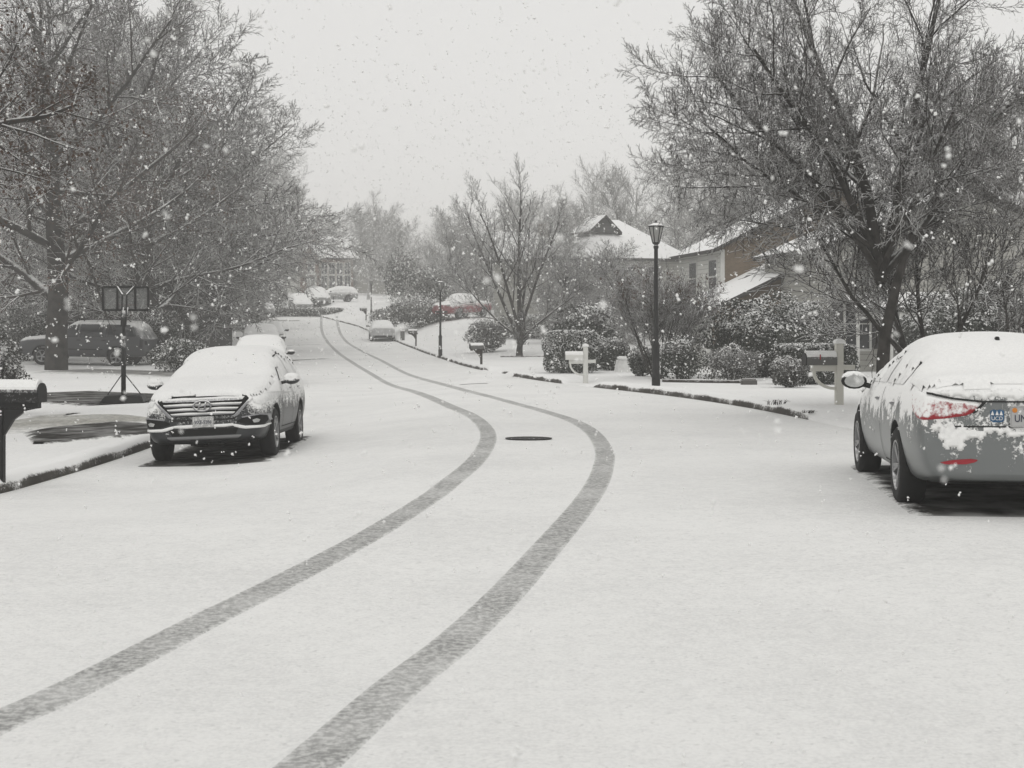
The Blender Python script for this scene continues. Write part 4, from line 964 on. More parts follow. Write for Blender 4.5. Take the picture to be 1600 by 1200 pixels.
def body_mesh(sp, sub, mat):
    V = []; Fc = []; n = len(sp['st']); K = 8
    for (x, zb, ws, wm, zm, wb, zbl, wr_, zr_, zt) in sp['st']:
        half = [(0, zb), (ws*.86, zb), (ws, zb+.07), (wm, zm), (wb, zbl), (wr_, zr_), (wr_*.66, zr_+(zt-zr_)*.72), (0, zt)]
        V += [(x, y, z) for y, z in half]+[(x, -y, z) for y, z in half[1:-1]]
    N = 14
    idx = lambda i, k, s: i*N+k if (s > 0 or k in (0, 7)) else i*N+7+k
    for i in range(n-1):
        for k in range(7):
            Fc.append((idx(i, k, 1), idx(i, k+1, 1), idx(i+1, k+1, 1), idx(i+1, k, 1)))
            Fc.append((idx(i, k+1, -1), idx(i, k, -1), idx(i+1, k, -1), idx(i+1, k+1, -1)))
    for i, fl in ((0, 0), (n-1, 1)):
        for k in range(7):
            q = []
            for v in (idx(i, k, 1), idx(i, k+1, 1), idx(i, k+1, -1), idx(i, k, -1)):
                if v not in q: q.append(v)
            Fc.append(tuple(q if fl else q[::-1]))
    me = bpy.data.meshes.new('body'); me.from_pydata(V, [], Fc)
    bm = bmesh.new(); bm.from_mesh(me); bmesh.ops.recalc_face_normals(bm, faces=bm.faces); bm.to_mesh(me); bm.free()
    me.materials.append(mat); me.materials.append(M['under'])
    ob = link(bpy.data.objects.new('body', me))
    md = ob.modifiers.new('s', 'SUBSURF'); md.levels = sub; md.render_levels = sub
    cut = MB()
    for ax in sp['axles']:
        for sg in (-1, 1):
            Mx = Matrix.Translation((ax, sg*.98, sp['wr']+.015)) @ Matrix.Rotation(math.pi/2, 4, 'X')
            cut.lathe([(sp['wr']*1.13, -.36), (sp['wr']*1.13, .36)], 32, Mx)
    c = cut.build('cutter', M['under'])
    b2 = ob.modifiers.new('b', 'BOOLEAN'); b2.operation = 'DIFFERENCE'; b2.object = c; b2.solver = 'EXACT'
    try: b2.material_mode = 'TRANSFER'
    except Exception: pass
    dg = bpy.context.evaluated_depsgraph_get()
    ob.modifiers.remove(b2) if False else None
    ev = bpy.data.meshes.new_from_object(ob.evaluated_get(dg))
    ob.modifiers.clear(); ob.data = ev; ev.name = 'body'
    bpy.data.objects.remove(c)
    for p_ in ev.polygons:
        p_.use_smooth = True
        if p_.center.z < .23 and p_.normal.z < -.8: p_.material_index = min(1, len(ev.materials)-1)
    bm = bmesh.new(); bm.from_mesh(ev); bvh = BVHTree.FromBMesh(bm); bm.free()
    return ob, bvh
AX = {'x+': (Vector((1, 0, 0)), 0), 'x-': (Vector((-1, 0, 0)), 0), 'y+': (Vector((0, 1, 0)), 1), 'y-': (Vector((0, -1, 0)), 1)}
def inside(p, poly):
    c = False; j = len(poly)-1
    for i in range(len(poly)):
        (x1, y1), (x2, y2) = poly[i], poly[j]
        if (y1 > p[1]) != (y2 > p[1]) and p[0] < (x2-x1)*(p[1]-y1)/(y2-y1)+x1: c = not c
        j = i
    return c
def near_on(p, poly):
    best = None
    for i in range(len(poly)):
        a = Vector(poly[i]); b = Vector(poly[(i+1) % len(poly)]); q = Vector(p); ab = b-a
        t = max(0, min(1, (q-a).dot(ab)/max(ab.length_squared, 1e-9))); r = a+ab*t; d = (r-q).length
        if best is None or d < best[0]: best = (d, r)
    return best[1]
def patch(parent, bvh, name, mat, axis, poly, off=.006, res=.025, yaw=0., edge=.0, ragged=0.):
    """part of the body surface inside an outline given in the view along an axis: (y, z) for x views, (x, z) for y views. yaw turns the view about z"""
    dr, kind = AX[axis]
    Rm = Matrix.Rotation(yaw, 3, 'Z'); dr = Rm @ dr
    us = [p[0] for p in poly]; zs = [p[1] for p in poly]
    nu = max(2, int((max(us)-min(us))/res)+1); nz = max(2, int((max(zs)-min(zs))/res)+1)
    du = (max(us)-min(us))/nu; dz = (max(zs)-min(zs))/nz
    cells = [(i, j) for i in range(nu) for j in range(nz) if inside((min(us)+(i+.5)*du, min(zs)+(j+.5)*dz), poly)]
    if ragged:
        def keep(i, j):
            q = Vector((min(us)+(i+.5)*du, min(zs)+(j+.5)*dz)); dd = (near_on(q, poly)-q).length
            return dd/ragged+1.3*mnoise.fractal(Vector((q.x*16, q.y*16, len(name))), 1., 2., 4) > .35
        cells = [c for c in cells if keep(*c)]
    if not cells: cells = [(0, 0)]
    cnt = {}
    for i, j in cells:
        for v in ((i, j), (i+1, j), (i+1, j+1), (i, j+1)): cnt[v] = cnt.get(v, 0)+1
    pos = {}
    for v, c in cnt.items():
        q = Vector((min(us)+v[0]*du, min(zs)+v[1]*dz))
        if c < 4 and not ragged: q = near_on(q, poly)
        o = Vector((0, q.x, q.y)) if kind == 0 else Vector((q.x, 0, q.y))
        o = Rm @ o
        h = bvh.ray_cast(o+dr*6, -dr)
        if h[0] is None:
            nn = bvh.find_nearest(o+dr*1.0); loc, nor = nn[0], nn[1]
        else: loc, nor = h[0], h[1]
        if nor.dot(dr) < 0: nor = -nor
        o2 = off+(.006*mnoise.noise(loc*30)+.006*mnoise.noise(loc*70) if ragged else 0)
        pos[v] = loc+nor*o2 if c == 4 or not edge else loc+nor*(off-edge)
    ids = {v: i for i, v in enumerate(pos)}
    V = [tuple(pos[v]) for v in pos]
    f = [(ids[(i, j)], ids[(i+1, j)], ids[(i+1, j+1)], ids[(i, j+1)]) for i, j in cells]
    me = bpy.data.meshes.new(name); me.from_pydata(V, [], f)
    bm = bmesh.new(); bm.from_mesh(me); bmesh.ops.recalc_face_normals(bm, faces=bm.faces)
    tot = sum((fc.normal.dot(dr) for fc in bm.faces))
    if tot < 0: bmesh.ops.reverse_faces(bm, faces=bm.faces)
    bm.to_mesh(me); bm.free()
    me.polygons.foreach_set('use_smooth', np.ones(len(me.polygons), bool)); me.materials.append(mat)
    return link(bpy.data.objects.new(name, me), parent)
def snowcap(parent, bvh, sp, thick=.035, res=.045, nzmin=.3, zmin=.6, rear=None, seed=0, mat=None, holes=()):
    """snow lying on every upward part of the body, thinning to nothing at its edge"""
    L = sp['L']/2+.05; W = 1.05
    xs = np.arange(-L, L, res); ys = np.arange(-W, W+res, res)
    Z = np.full((len(xs), len(ys)), np.nan); NZ = np.zeros_like(Z); NR = {}
    rng = np.random.default_rng(seed)
    for i, x in enumerate(xs):
        for j, y in enumerate(ys):
            h = bvh.ray_cast(Vector((x, y, 4)), Vector((0, 0, -1)))
            if h[0] is None: continue
            nz = h[1].z; jit = .12*math.sin(x*5.1+seed)*math.sin(y*6.3)+.1*math.sin(x*13+y*11+seed)+.06*rng.uniform(-1, 1)
            if h[0].z > zmin and nz > nzmin+jit:
                if any(abs(x-a) < ra and abs(y-b_) < rb for a, b_, ra, rb in holes): continue
                Z[i, j] = h[0].z; NZ[i, j] = nz; NR[(i, j)] = h[1]
    ok = ~np.isnan(Z); dist = np.zeros_like(Z); cur = ok.copy()
    for _ in range(4):
        dist += cur
        p_ = np.pad(cur, 1); cur = p_[1:-1, 1:-1] & p_[:-2, 1:-1] & p_[2:, 1:-1] & p_[1:-1, :-2] & p_[1:-1, 2:]
    ids = {}; V = []
    for (i, j) in zip(*np.where(ok)):
        t = thick*min(1, (dist[i, j]-1)/3)**.6*(1+.25*math.sin(xs[i]*4+seed)*math.sin(ys[j]*5))+.008
        if dist[i, j] <= 1: t = .004
        nr = NR[(i, j)]; ids[(i, j)] = len(V); V.append((xs[i]+nr.x*t, ys[j]+nr.y*t, Z[i, j]+nr.z*t))
    f = []
    for (i, j) in ids:
        q = [(i, j), (i+1, j), (i+1, j+1), (i, j+1)]
        if all(v in ids for v in q):
            zz = [Z[v] for v in q]
            if max(zz)-min(zz) < res*4: f.append([ids[v] for v in q])
    return mesh_np('snow', V, [np.array(f)], mat or M['snow'], parent, smooth=True)
def wheel(parent, x, y, r, sg, spokes=5, steer=0.):
    Mx = Matrix.Translation((x, y, r)) @ Matrix.Rotation(-sg*math.pi/2, 4, 'X')   # local z points outwards
    wd = .11
    ty = MB().lathe([(r*.60, -wd), (r*.90, -wd*1.02), (r*.985, -wd*.8), (r, -wd*.4), (r, wd*.4), (r*.985, wd*.8), (r*.90, wd*1.02), (r*.64, wd*.98), (r*.63, wd*.80)], 36, Mx, cap=False).build('wheel', M['tyre'], parent, smooth=True)
    rm = MB().lathe([(r*.645, wd*.6), (r*.645, wd*1.0), (r*.60, wd*.98), (r*.575, wd*.5), (r*.57, -.02)], 32, Mx, cap=False)
    for i in range(spokes):
        a = 2*math.pi*i/spokes+.2
        for da in (-.12, .12):
            p0 = Mx @ Vector((r*.10*math.cos(a), r*.10*math.sin(a), wd*.62)); p1 = Mx @ Vector((r*.59*math.cos(a+da), r*.59*math.sin(a+da), wd*.78))
            rm.bar(p0, p1, r*.085, r*.10, up=(Mx.to_3x3() @ Vector((0, 0, 1))))
    rm.lathe([(.0, wd*.74), (r*.13, wd*.72), (r*.15, wd*.45)], 14, Mx, cap=False)
    rm.build('rim', M['rim'], ty)
    MB().lathe([(.0, .01), (r*.56, .01), (r*.56, -.03)], 20, Mx, cap=False).build('brake_disc', M['under'], ty)
    return ty
def text_mesh(name, s, size, mat, parent, Mx, depth=.002, squeeze=1.):
    cu = bpy.data.curves.new(name, 'FONT'); cu.body = s; cu.size = size; cu.extrude = depth; cu.align_x = 'CENTER'; cu.align_y = 'CENTER'
    o = link(bpy.data.objects.new(name, cu)); dg = bpy.context.evaluated_depsgraph_get()
    me = bpy.data.meshes.new_from_object(o.evaluated_get(dg)); bpy.data.objects.remove(o)
    me.transform(Matrix.Diagonal((squeeze, 1, 1, 1))); me.transform(Mx); me.name = name
    me.materials.clear(); me.materials.append(mat)
    return link(bpy.data.objects.new(name, me), parent)
def xface(x, y, z, front):      # frame whose x runs along the plate, y up, z out of the car; for rear or front faces
    if front: A = Matrix(((0, 0, 1), (1, 0, 0), (0, 1, 0)))
    else: A = Matrix(((0, 0, -1), (-1, 0, 0), (0, 1, 0)))
    return Matrix.Translation((x, y, z)) @ A.to_4x4()
def poly_scale(poly, f):
    return [(x*f, z) for x, z in poly]
def mirror(parent, bvh, x, y, z, mat, sg, snow=True):
    b = MB(); b.lathe([(.0, -.10), (.075, -.085), (.10, -.02), (.10, .05), (.0, .055)], 16, Matrix.Translation((x, y+sg*.13, z)) @ Matrix.Rotation(-math.pi/2, 4, 'Y') @ Matrix.Diagonal((.78, 1.25, 1, 1)))
    o = b.build('wing_mirror', mat, parent, smooth=True)
    MB().bar((x+.02, y-sg*.03, z-.05), (x, y+sg*.08, z-.02), .06, .05).build('stalk', M['black'], o)
    MB().lathe([(.0, 0), (.082, 0)], 16, Matrix.Translation((x-.0590, y+sg*.13, z)) @ Matrix.Rotation(-math.pi/2, 4, 'Y') @ Matrix.Diagonal((.74, 1.2, 1, 1)), cap=False).build('mirror_glass', M['glass_frost'], o)
    if snow:
        MB().lathe([(.0, .066), (.05, .058), (.085, .03), (.098, -.0)], 14, Matrix.Translation((x+.02, y+sg*.13, z+.035)) @ Matrix.Diagonal((.8, 1.25, 1, 1)), cap=False).build('snow', M['snow'], o, smooth=True)
    return o
def make_car(name, label, sp, loc, heading, paint, group=None, sub=3, res=.045, cat='car', glass='glass_frost', cap=.035, detail='simple', pitch=0., roll=0., nzmin=.3):
    e = empty(name, loc, 0, label, cat, group)
    e.rotation_euler = (roll, pitch, heading)
    ob, bvh = body_mesh(sp, sub, paint); ob.parent = e
    st = sp['st']; hy = st[5]
    for ax in sp['axles']:
        for sg in (1, -1): wheel(e, ax, sg*sp['track'], sp['wr'], sg)
    snowcap(e, bvh, sp, cap, res, nzmin=nzmin, seed=len(name)+int(abs(loc[0])*3))
    return e, bvh
def side_windows(e, bvh, sp, outlines, glass, res=.05):
    for poly in outlines:
        for ax in ('y+', 'y-'): patch(e, bvh, 'side_window', M[glass], ax, poly, res=res)

# ---- silver sedan, right foreground
P_SED = snowpaint('silver_paint_snowed', (.175, .185, .185), .10, .32, 5.4, 2.5, 1.1, metal=.45, rough=.3, stretch=(1, 1, .75), zf=(.25, 1.0, -.24, .32))
def sedan():
    th = R(6.5); f = Vector((math.sin(th), math.cos(th), 0)); r = Vector((math.cos(th), -math.sin(th), 0))
    w0 = hit(1402, 785); axle = w0+r*(SEDAN['track']+.10); axle.y += .02
    c = axle - f*SEDAN['axles'][1]
    fz = surf(*(axle+f*2.795).xy); pitch = -math.atan2(fz-w0.z, 2.795)
    loc = (c.x, c.y, w0.z+(fz-w0.z)*.5-.01)
    e, bvh = make_car('sedan', 'silver sedan seen from behind, caked with snow, red tail lamp showing, at the right edge', SEDAN, loc, math.atan2(f.y, f.x), P_SED, res=.03, cap=.032, pitch=pitch, holes=None) if False else make_car('sedan', 'silver sedan seen from behind, caked with snow, red tail lamp showing, at the right edge', SEDAN, loc, math.atan2(f.y, f.x), P_SED, res=.03, cap=.032, pitch=pitch, nzmin=.55)
    sw = [[(.62, 1.0), (.05, 1.29), (-.33, 1.345), (-.33, 1.02)], [(-.40, 1.02), (-.40, 1.345), (-.80, 1.34), (-1.22, 1.25), (-1.38, 1.12), (-1.34, 1.035)]]
    side_windows(e, bvh, SEDAN, sw, 'glass_frost', .025)
    # dark rubber around the side glass, just where the snow leaves it bare
    for ax in ('y+', 'y-'):
        patch(e, bvh, 'window_seal', M['seam'], ax, [(-.30, 1.355), (-.80, 1.352), (-1.22, 1.265), (-1.40, 1.13), (-1.425, 1.13), (-1.24, 1.285), (-.80, 1.375), (-.30, 1.378)], .008, .012)
        patch(e, bvh, 'window_seal', M['seam'], ax, [(.64, 1.01), (.05, 1.305), (-.30, 1.36), (-.30, 1.38), (.06, 1.33), (.68, 1.015)], .008, .012)
        patch(e, bvh, 'door_seam', M['seam'], ax, [(-.36, .98), (-.375, .98), (-.375, .33), (-.36, .33)], .004, .012)
        patch(e, bvh, 'door_seam', M['seam'], ax, [(-.36, .325), (-1.0, .335), (-1.0, .322), (-.36, .312)], .004, .012)
        patch(e, bvh, 'door_seam', M['seam'], ax, [(-.985, .335), (-1.0, .335), (-1.12, .62), (-1.30, .80), (-1.285, .80), (-1.10, .62)], .004, .012)
        for x0 in (.0, -1.02):
            patch(e, bvh, 'door_handle', M['chrome'], ax, [(x0, .84), (x0-.16, .85), (x0-.16, .885), (x0, .875)], .028, .02, edge=.024)
    # tail lamps wrap round the corners
    for sg in (1, -1):
        q = patch(e, bvh, 'tail_lamp', M['red_lens'], 'x-', [(sg*u, z) for u, z in ((-.80, .995), (-.84, .91), (-.90, .84), (-.98, .795), (-1.08, .785), (-1.22, .80), (-1.34, .825), (-1.40, .86), (-1.43, .925), (-1.36, .942), (-1.22, .962), (-1.06, .995), (-.92, 1.01))], .016, .015, yaw=-sg*R(45), edge=.014)
        patch(e, bvh, 'lamp_gasket', M['seam'], 'x-', [(sg*y, z) for y, z in ((.78, 1.002), (.60, .968), (.36, .945), (.345, .93), (.43, .845), (.46, .84), (.375, .93), (.60, .952), (.78, .985))], .020, .012)
        patch(e, bvh, 'rear_reflector', M['red_plain'], 'x-', [(sg*y, z) for y, z in ((.70, .452), (.66, .435), (.50, .438), (.43, .455), (.40, .475), (.46, .482), (.60, .472))], .008, .012)
    # boot lid: recess lip and lower gap
    patch(e, bvh, 'boot_seam', M['seam'], 'x-', [(-.36, .945), (.36, .945), (.36, .932), (-.36, .932)], .010, .02)
    patch(e, bvh, 'boot_seam', M['seam'], 'x-', [(-.62, .745), (.62, .745), (.60, .733), (-.60, .733)], .004, .02)
    # driven snow ledge along the boot lip and on the bumper shelf
    patch(e, bvh, 'snow_ridge', M['snow'], 'x-', [(-.70, 1.03), (-.5, 1.035), (-.2, 1.03), (.1, 1.04), (.4, 1.03), (.72, 1.035), (.74, .99), (.62, .965), (.5, .962), (.38, .95), (.25, .958), (.1, .95), (-.1, .956), (-.3, .95), (-.5, .962), (-.7, .97)], .022, .012, edge=.02, ragged=.025)
    patch(e, bvh, 'snow_ridge', M['snow'], 'x-', [(-.72, .72), (-.45, .74), (-.2, .735), (.1, .745), (.35, .735), (.55, .755), (.75, .80), (.80, .74), (.74, .66), (.66, .56), (.60, .50), (.52, .54), (.48, .62), (.40, .60), (.36, .655), (.2, .66), (.05, .645), (-.05, .56), (-.12, .60), (-.16, .66), (-.4, .655), (-.6, .60), (-.72, .66)], .018, .011, edge=.017, ragged=.06)
    # exhaust valance
    patch(e, bvh, 'bumper_valance', M['black'], 'x-', [(-.62, .30), (.62, .30), (.60, .255), (-.60, .255)], .006, .02)
    # plate
    h0 = bvh.ray_cast(Vector((-6, 0, .82)), Vector((1, 0, 0)))[0]; px_ = h0.x-.012
    pl = MB().box((px_-.006, -.152, .745), (px_+.004, .152, .897)).build('licence_plate', M['plate'], e, bevel=.003)
    fr = MB()
    for a, b in (((-.156, .741), (.156, .741)), ((-.156, .901), (.156, .901)), ((-.156, .741), (-.156, .901)), ((.156, .741), (.156, .901))): fr.bar((px_-.006, a[0], a[1]), (px_-.006, b[0], b[1]), .007)
    fr.build('plate_frame', M['plate'], pl)
    text_mesh('plate_number', 'UMJ-2', .082, M['ink'], pl, xface(px_-.008, .045, .805, False), squeeze=.8)
    text_mesh('plate_heading', 'VIRGINIA', .028, M['ink'], pl, xface(px_-.008, 0, .876, False))
    MB().lathe([(0, 0), (.020, 0), (.020, .003), (0, .003)], 14, Matrix.Translation((px_-.006, .125, .872)) @ Matrix.Rotation(-math.pi/2, 4, 'Y'), cap=False).build('plate_sticker', M['orange'], pl)
    h1 = bvh.ray_cast(Vector((-6, .25, .83)), Vector((1, 0, 0)))[0]
    stx = patch(e, bvh, 'sticker', M['blue'], 'x-', [(.205, .785), (.225, .775), (.29, .775), (.312, .79), (.312, .865), (.285, .878), (.26, .868), (.235, .878), (.205, .868)], .006, .012)
    sp_ = MB(); X = h1.x-.011
    for y0 in (.295, .26, .228): sp_.prism([(y0-.013, .832), (y0+.013, .832), (y0, .868)], X-.001, X+.002, 'x')
    sp_.build('sticker_peaks', M['offwhite'], stx)
    text_mesh('sticker_letters', 'UCD', .042, M['offwhite'], stx, xface(X-.001, .26, .805, False), depth=.0015)
    # aerial fin on the roof
    zt = bvh.ray_cast(Vector((-1.13, 0, 4)), Vector((0, 0, -1)))[0].z
    MB().prism([(-1.06, zt), (-1.20, zt), (-1.19, zt+.055), (-1.16, zt+.06)], -.018, .018, 'y').build('roof_aerial', M['black'], e, bevel=.006)
    for sg in (1, -1): mirror(e, bvh, .60, sg*.90, 1.0, M['iron'], sg)
    return e
sedan()

# ---- white-covered sport utility vehicle, left
P_SUV = snowpaint('graphite_paint_snowed', (.032, .034, .036), .02, .44, 6., 1.4, 1.6, metal=.2, zf=(.35, 1.0, -.22, .32))
def suv():
    wr_ = hit(436, 713); wb = hit(471, 692)
    f = (wr_-wb); f.z = 0; f.normalize(); lft = Vector((-f.y, f.x, 0))
    ax = wr_-lft*(SUV['track']+.10)*.925; c = ax-f*SUV['axles'][0]
    rz_ = surf(*(ax-f*2.7).xy); pitch = -math.atan2(wr_.z-rz_, 2.7)
    # road falls to the kerb side: lean with it
    zl = wr_.z; zr2 = surf(*(wr_-lft*1.7).xy); roll = math.atan2(zl-zr2, 1.7)
    roll = max(-.05, min(.05, roll))
    loc = (c.x-.06, c.y+.1, surf(c.x, c.y)-.015)
    e, bvh = make_car('sport_utility', 'snow-plastered dark sport utility vehicle facing the viewer at the left kerb, grille and emblem bare', SUV, loc, math.atan2(f.y, f.x), P_SUV, res=.035, cap=.04, pitch=pitch, roll=roll, nzmin=.62)
    e.scale = (.93, .925, .93)
    side_windows(e, bvh, SUV, [[(.62, 1.13), (.10, 1.46), (-.30, 1.52), (-.30, 1.16)], [(-.38, 1.17), (-.38, 1.525), (-1.18, 1.52), (-1.22, 1.20)], [(-1.30, 1.21), (-1.27, 1.51), (-1.62, 1.47), (-1.86, 1.30)]], 'glass_frost', .03)
    for ax_ in ('y+', 'y-'):
        patch(e, bvh, 'window_seal', M['seam'], ax_, [(.66, 1.115), (.10, 1.475), (-.4, 1.54), (-1.2, 1.535), (-1.2, 1.548), (-.4, 1.555), (.10, 1.492), (.70, 1.12)], .008, .014)
        for pl in ([(-.335, 1.12), (-.352, 1.12), (-.352, .42), (-.335, .42)], [(.80, 1.02), (.785, 1.02), (.70, .42), (.715, .42)], [(.72, .425), (-.86, .425), (-.86, .41), (.72, .41)]):
            patch(e, bvh, 'door_seam', M['seam'], ax_, pl, .004, .014)
        patch(e, bvh, 'sill_cladding', M['black'], ax_, [(.98, .36), (-.84, .36), (-.84, .28), (.98, .28)], .012, .03, edge=.01)
        for x0 in (-.10, -.98): patch(e, bvh, 'door_handle', M['chrome'], ax_, [(x0, .98), (x0-.17, .985), (x0-.17, 1.02), (x0, 1.015)], .028, .02, edge=.024)
    # grille: dark hexagonal opening, four snow-topped bars, ringed H emblem
    gx = bvh.ray_cast(Vector((6, 0, .82)), Vector((-1, 0, 0)))[0].x
    G = [(-.60, .955), (.60, .955), (.66, .885), (.44, .665), (-.44, .665), (-.66, .885)]
    gr = patch(e, bvh, 'grille', M['under'], 'x+', G, .010, .03)
    for k in range(4):
        z = .905-k*.064; hw = .615-.05*k-.02*(k == 0)
        bars = patch(gr, bvh, 'grille_bar', M['chrome'], 'x+', [(-hw, z), (hw, z), (hw-.03, z-.030), (-hw+.03, z-.030)], .030, .03, edge=.0)
        sn = patch(gr, bvh, 'bar_snow', M['snow'], 'x+', [(-hw, z+.002), (-hw*.5, z+.014), (0, z+.008), (hw*.5, z+.014), (hw, z+.002), (hw*.98, z-.014), (hw*.3, z-.010), (-hw*.4, z-.016), (-hw*.98, z-.012)], .040, .014, edge=.006)
    rim = []
    for side in (1, -1):
        patch(gr, bvh, 'grille_frame', M['chrome'], 'x+', [(side*y, z) for y, z in ((.66, .885), (.44, .665), (.40, .665), (.45, .64), (.50, .66), (.70, .885), (.62, .97), (.585, .955))], .026, .016, edge=.006)
    X = gx+.055; T = [(X, .125*math.cos(t*math.pi/14), .815+.072*math.sin(t*math.pi/14)) for t in range(29)]
    em = MB().tube(T, .013, 7, cap=False)
    em.bar((X, -.055, .762), (X, -.030, .868), .022, .02); em.bar((X, .030, .762), (X, .055, .868), .022, .02); em.bar((X+.001, -.045, .806), (X+.001, .045, .824), .022, .018)
    em.build('emblem', M['chrome'], gr, smooth=True)
    # lamps, fog pockets, lower intake, skid plate
    for sg in (1, -1):
        patch(e, bvh, 'headlight', M['glass_frost'], 'x+', [(sg*y, z) for y, z in ((.70, .90), (.72, .83), (.82, .80), (.90, .86), (.93, .95), (.86, .965))], .008, .025)
        pk = patch(e, bvh, 'fog_lamp_pocket', M['under'], 'x+', [(sg*y, z) for y, z in ((.46, .57), (.56, .62), (.80, .655), (.87, .64), (.875, .56), (.84, .515), (.60, .525))], .008, .022)
        patch(pk, bvh, 'pocket_rim', M['chrome'], 'x+', [(sg*y, z) for y, z in ((.56, .62), (.80, .655), (.87, .64), (.88, .56), (.895, .56), (.89, .655), (.81, .675), (.55, .638))], .016, .014)
        lp = patch(pk, bvh, 'fog_lamp', M['glass_frost'], 'x+', [(sg*y, z) for y, z in ((.70, .585), (.76, .605), (.80, .585), (.78, .55), (.72, .545))], .014, .015)
        patch(e, bvh, 'snow_ledge', M['snow'], 'x+', [(sg*y, z) for y, z in ((.40, .545), (.47, .535), (.60, .505), (.84, .505), (.88, .525), (.885, .50), (.84, .468), (.60, .462), (.52, .475), (.44, .50))], .022, .016, edge=.016)
    patch(e, bvh, 'lower_intake', M['under'], 'x+', [(-.50, .485), (.50, .485), (.46, .395), (-.46, .395)], .010, .025)
    patch(e, bvh, 'snow_ledge', M['snow'], 'x+', [(-.42, .545), (-.2, .55), (.1, .545), (.42, .548), (.44, .515), (.3, .50), (0, .508), (-.25, .498), (-.44, .512)], .024, .016, edge=.018)
    patch(e, bvh, 'bumper_trim', M['seam'], 'x+', [(-.46, .635), (-.2, .62), (.2, .62), (.46, .635), (.46, .60), (-.46, .60)], .008, .02)
    patch(e, bvh, 'skid_plate', M['rim'], 'x+', [(-.56, .385), (.56, .385), (.48, .335), (-.48, .335)], .016, .025, edge=.01)
    px_ = bvh.ray_cast(Vector((6, 0, .58)), Vector((-1, 0, 0)))[0].x+.03
    pl = MB().box((px_-.03, -.152, .51), (px_+.006, .152, .662)).build('licence_plate', M['plate_snow'], e, bevel=.004)
    text_mesh('plate_number', 'VXE-9286', .072, M['ink'], pl, xface(px_+.007, 0, .58, True), squeeze=.82)
    # wipers poking through
    for y0 in (.35, -.25):
        a = bvh.ray_cast(Vector((.93, y0, 4)), Vector((0, 0, -1)))[0]; b_ = bvh.ray_cast(Vector((.80, y0-.5, 4)), Vector((0, 0, -1)))[0]
        MB().bar(a+Vector((0, 0, .042)), b_+Vector((0, 0, .042)), .012).build('wiper', M['black'], e)
    for sg in (1, -1): mirror(e, bvh, .66, sg*.93, 1.13, P_SUV, sg)
    return e
suv()

# ---- other vehicles
def grade(x, y, f, wb):
    return -math.atan2(surf(x+f.x*wb/2, y+f.y*wb/2)-surf(x-f.x*wb/2, y-f.y*wb/2), wb)
def basic(name, label, sp, loc, head, col, cat='car', group=None, sub=2, res=.09, lo=.25, hi=.6, front=True, lamps_=True, glass='glass_frost', cap=.04, nzmin=.3, dz=0.):
    f = Vector((math.cos(head), math.sin(head), 0))
    pt = snowpaint(name+'_paint', col, lo, hi, 3., .5, .5)
    e, bvh = make_car(name, label, sp, (loc[0], loc[1], loc[2]+dz), head, pt, group=group, sub=sub, res=res, cap=cap, pitch=grade(loc[0], loc[1], f, 2.8), cat=cat, nzmin=nzmin)
    if sp is SUV: W = [[(.62, 1.13), (.10, 1.46), (-.30, 1.52), (-.30, 1.16)], [(-.38, 1.17), (-.38, 1.525), (-1.18, 1.52), (-1.22, 1.20)], [(-1.30, 1.21), (-1.27, 1.51), (-1.62, 1.47), (-1.86, 1.30)]]
    elif sp is SEDAN: W = [[(.62, 1.0), (.05, 1.29), (-.33, 1.345), (-.33, 1.02)], [(-.40, 1.02), (-.40, 1.345), (-.80, 1.34), (-1.22, 1.25), (-1.34, 1.035)]]
    elif sp is PICK: W = [[(1.0, 1.22), (.52, 1.66), (.1, 1.72), (.1, 1.21)], [(.0, 1.21), (.0, 1.72), (-.66, 1.70), (-.70, 1.22)]]
    else: W = [[(1.0, 1.20), (.50, 1.70), (.12, 1.74), (.12, 1.20)], [(.04, 1.20), (.04, 1.745), (-.98, 1.75), (-.98, 1.22)], [(-1.10, 1.22), (-1.10, 1.75), (-2.10, 1.73), (-2.30, 1.62), (-2.46, 1.26)]]
    side_windows(e, bvh, sp, W, glass, .06)
    z = sp['st'][2][6]
    for sg in (1, -1):
        patch(e, bvh, 'headlight', M['lamp_glass'], 'x+', [(sg*y, zz) for y, zz in ((.5, z-.16), (.8, z-.14), (.82, z-.02), (.55, z-.04))], .01, .05)
        patch(e, bvh, 'tail_lamp', M['glass_frost'] if name == 'parked_car' else M['seam'], 'x-', [(sg*y, zz) for y, zz in ((.55, z-.20), (.8, z-.18), (.82, z-.02), (.58, z-.03))], .01, .05)
        mirror(e, bvh, sp['st'][5][0]-.2, sg*(sp['st'][5][5]+.01), sp['st'][5][6]+.05, M['black'], sg)
    zb = sp['st'][1][1]
    patch(e, bvh, 'front_bumper', M['black'], 'x+', [(-.6, zb+.22), (.6, zb+.22), (.55, zb+.06), (-.55, zb+.06)], .012, .06)
    patch(e, bvh, 'rear_bumper', M['black'], 'x-', [(-.68, zb+.20), (.68, zb+.20), (.66, zb+.05), (-.66, zb+.05)], .012, .06)
    patch(e, bvh, 'windscreen', M[glass], 'x+', [(-.66, sp['st'][5][9]+.04), (.66, sp['st'][5][9]+.04), (.56, sp['st'][6][9]-.06), (-.56, sp['st'][6][9]-.06)], .008, .08)
    return e, bvh
p = hit(140, 577); q = at(140, 63)
e, bv = basic('utility_vehicle', 'long dark utility vehicle parked side-on in the left driveway behind the big oak trunk', BIG, (q.x, q.y, q.z), R(172), (.050, .052, .055), 'utility vehicle', lo=.35, hi=.8, res=.08, sub=3, glass='glass_dark', nzmin=.6)
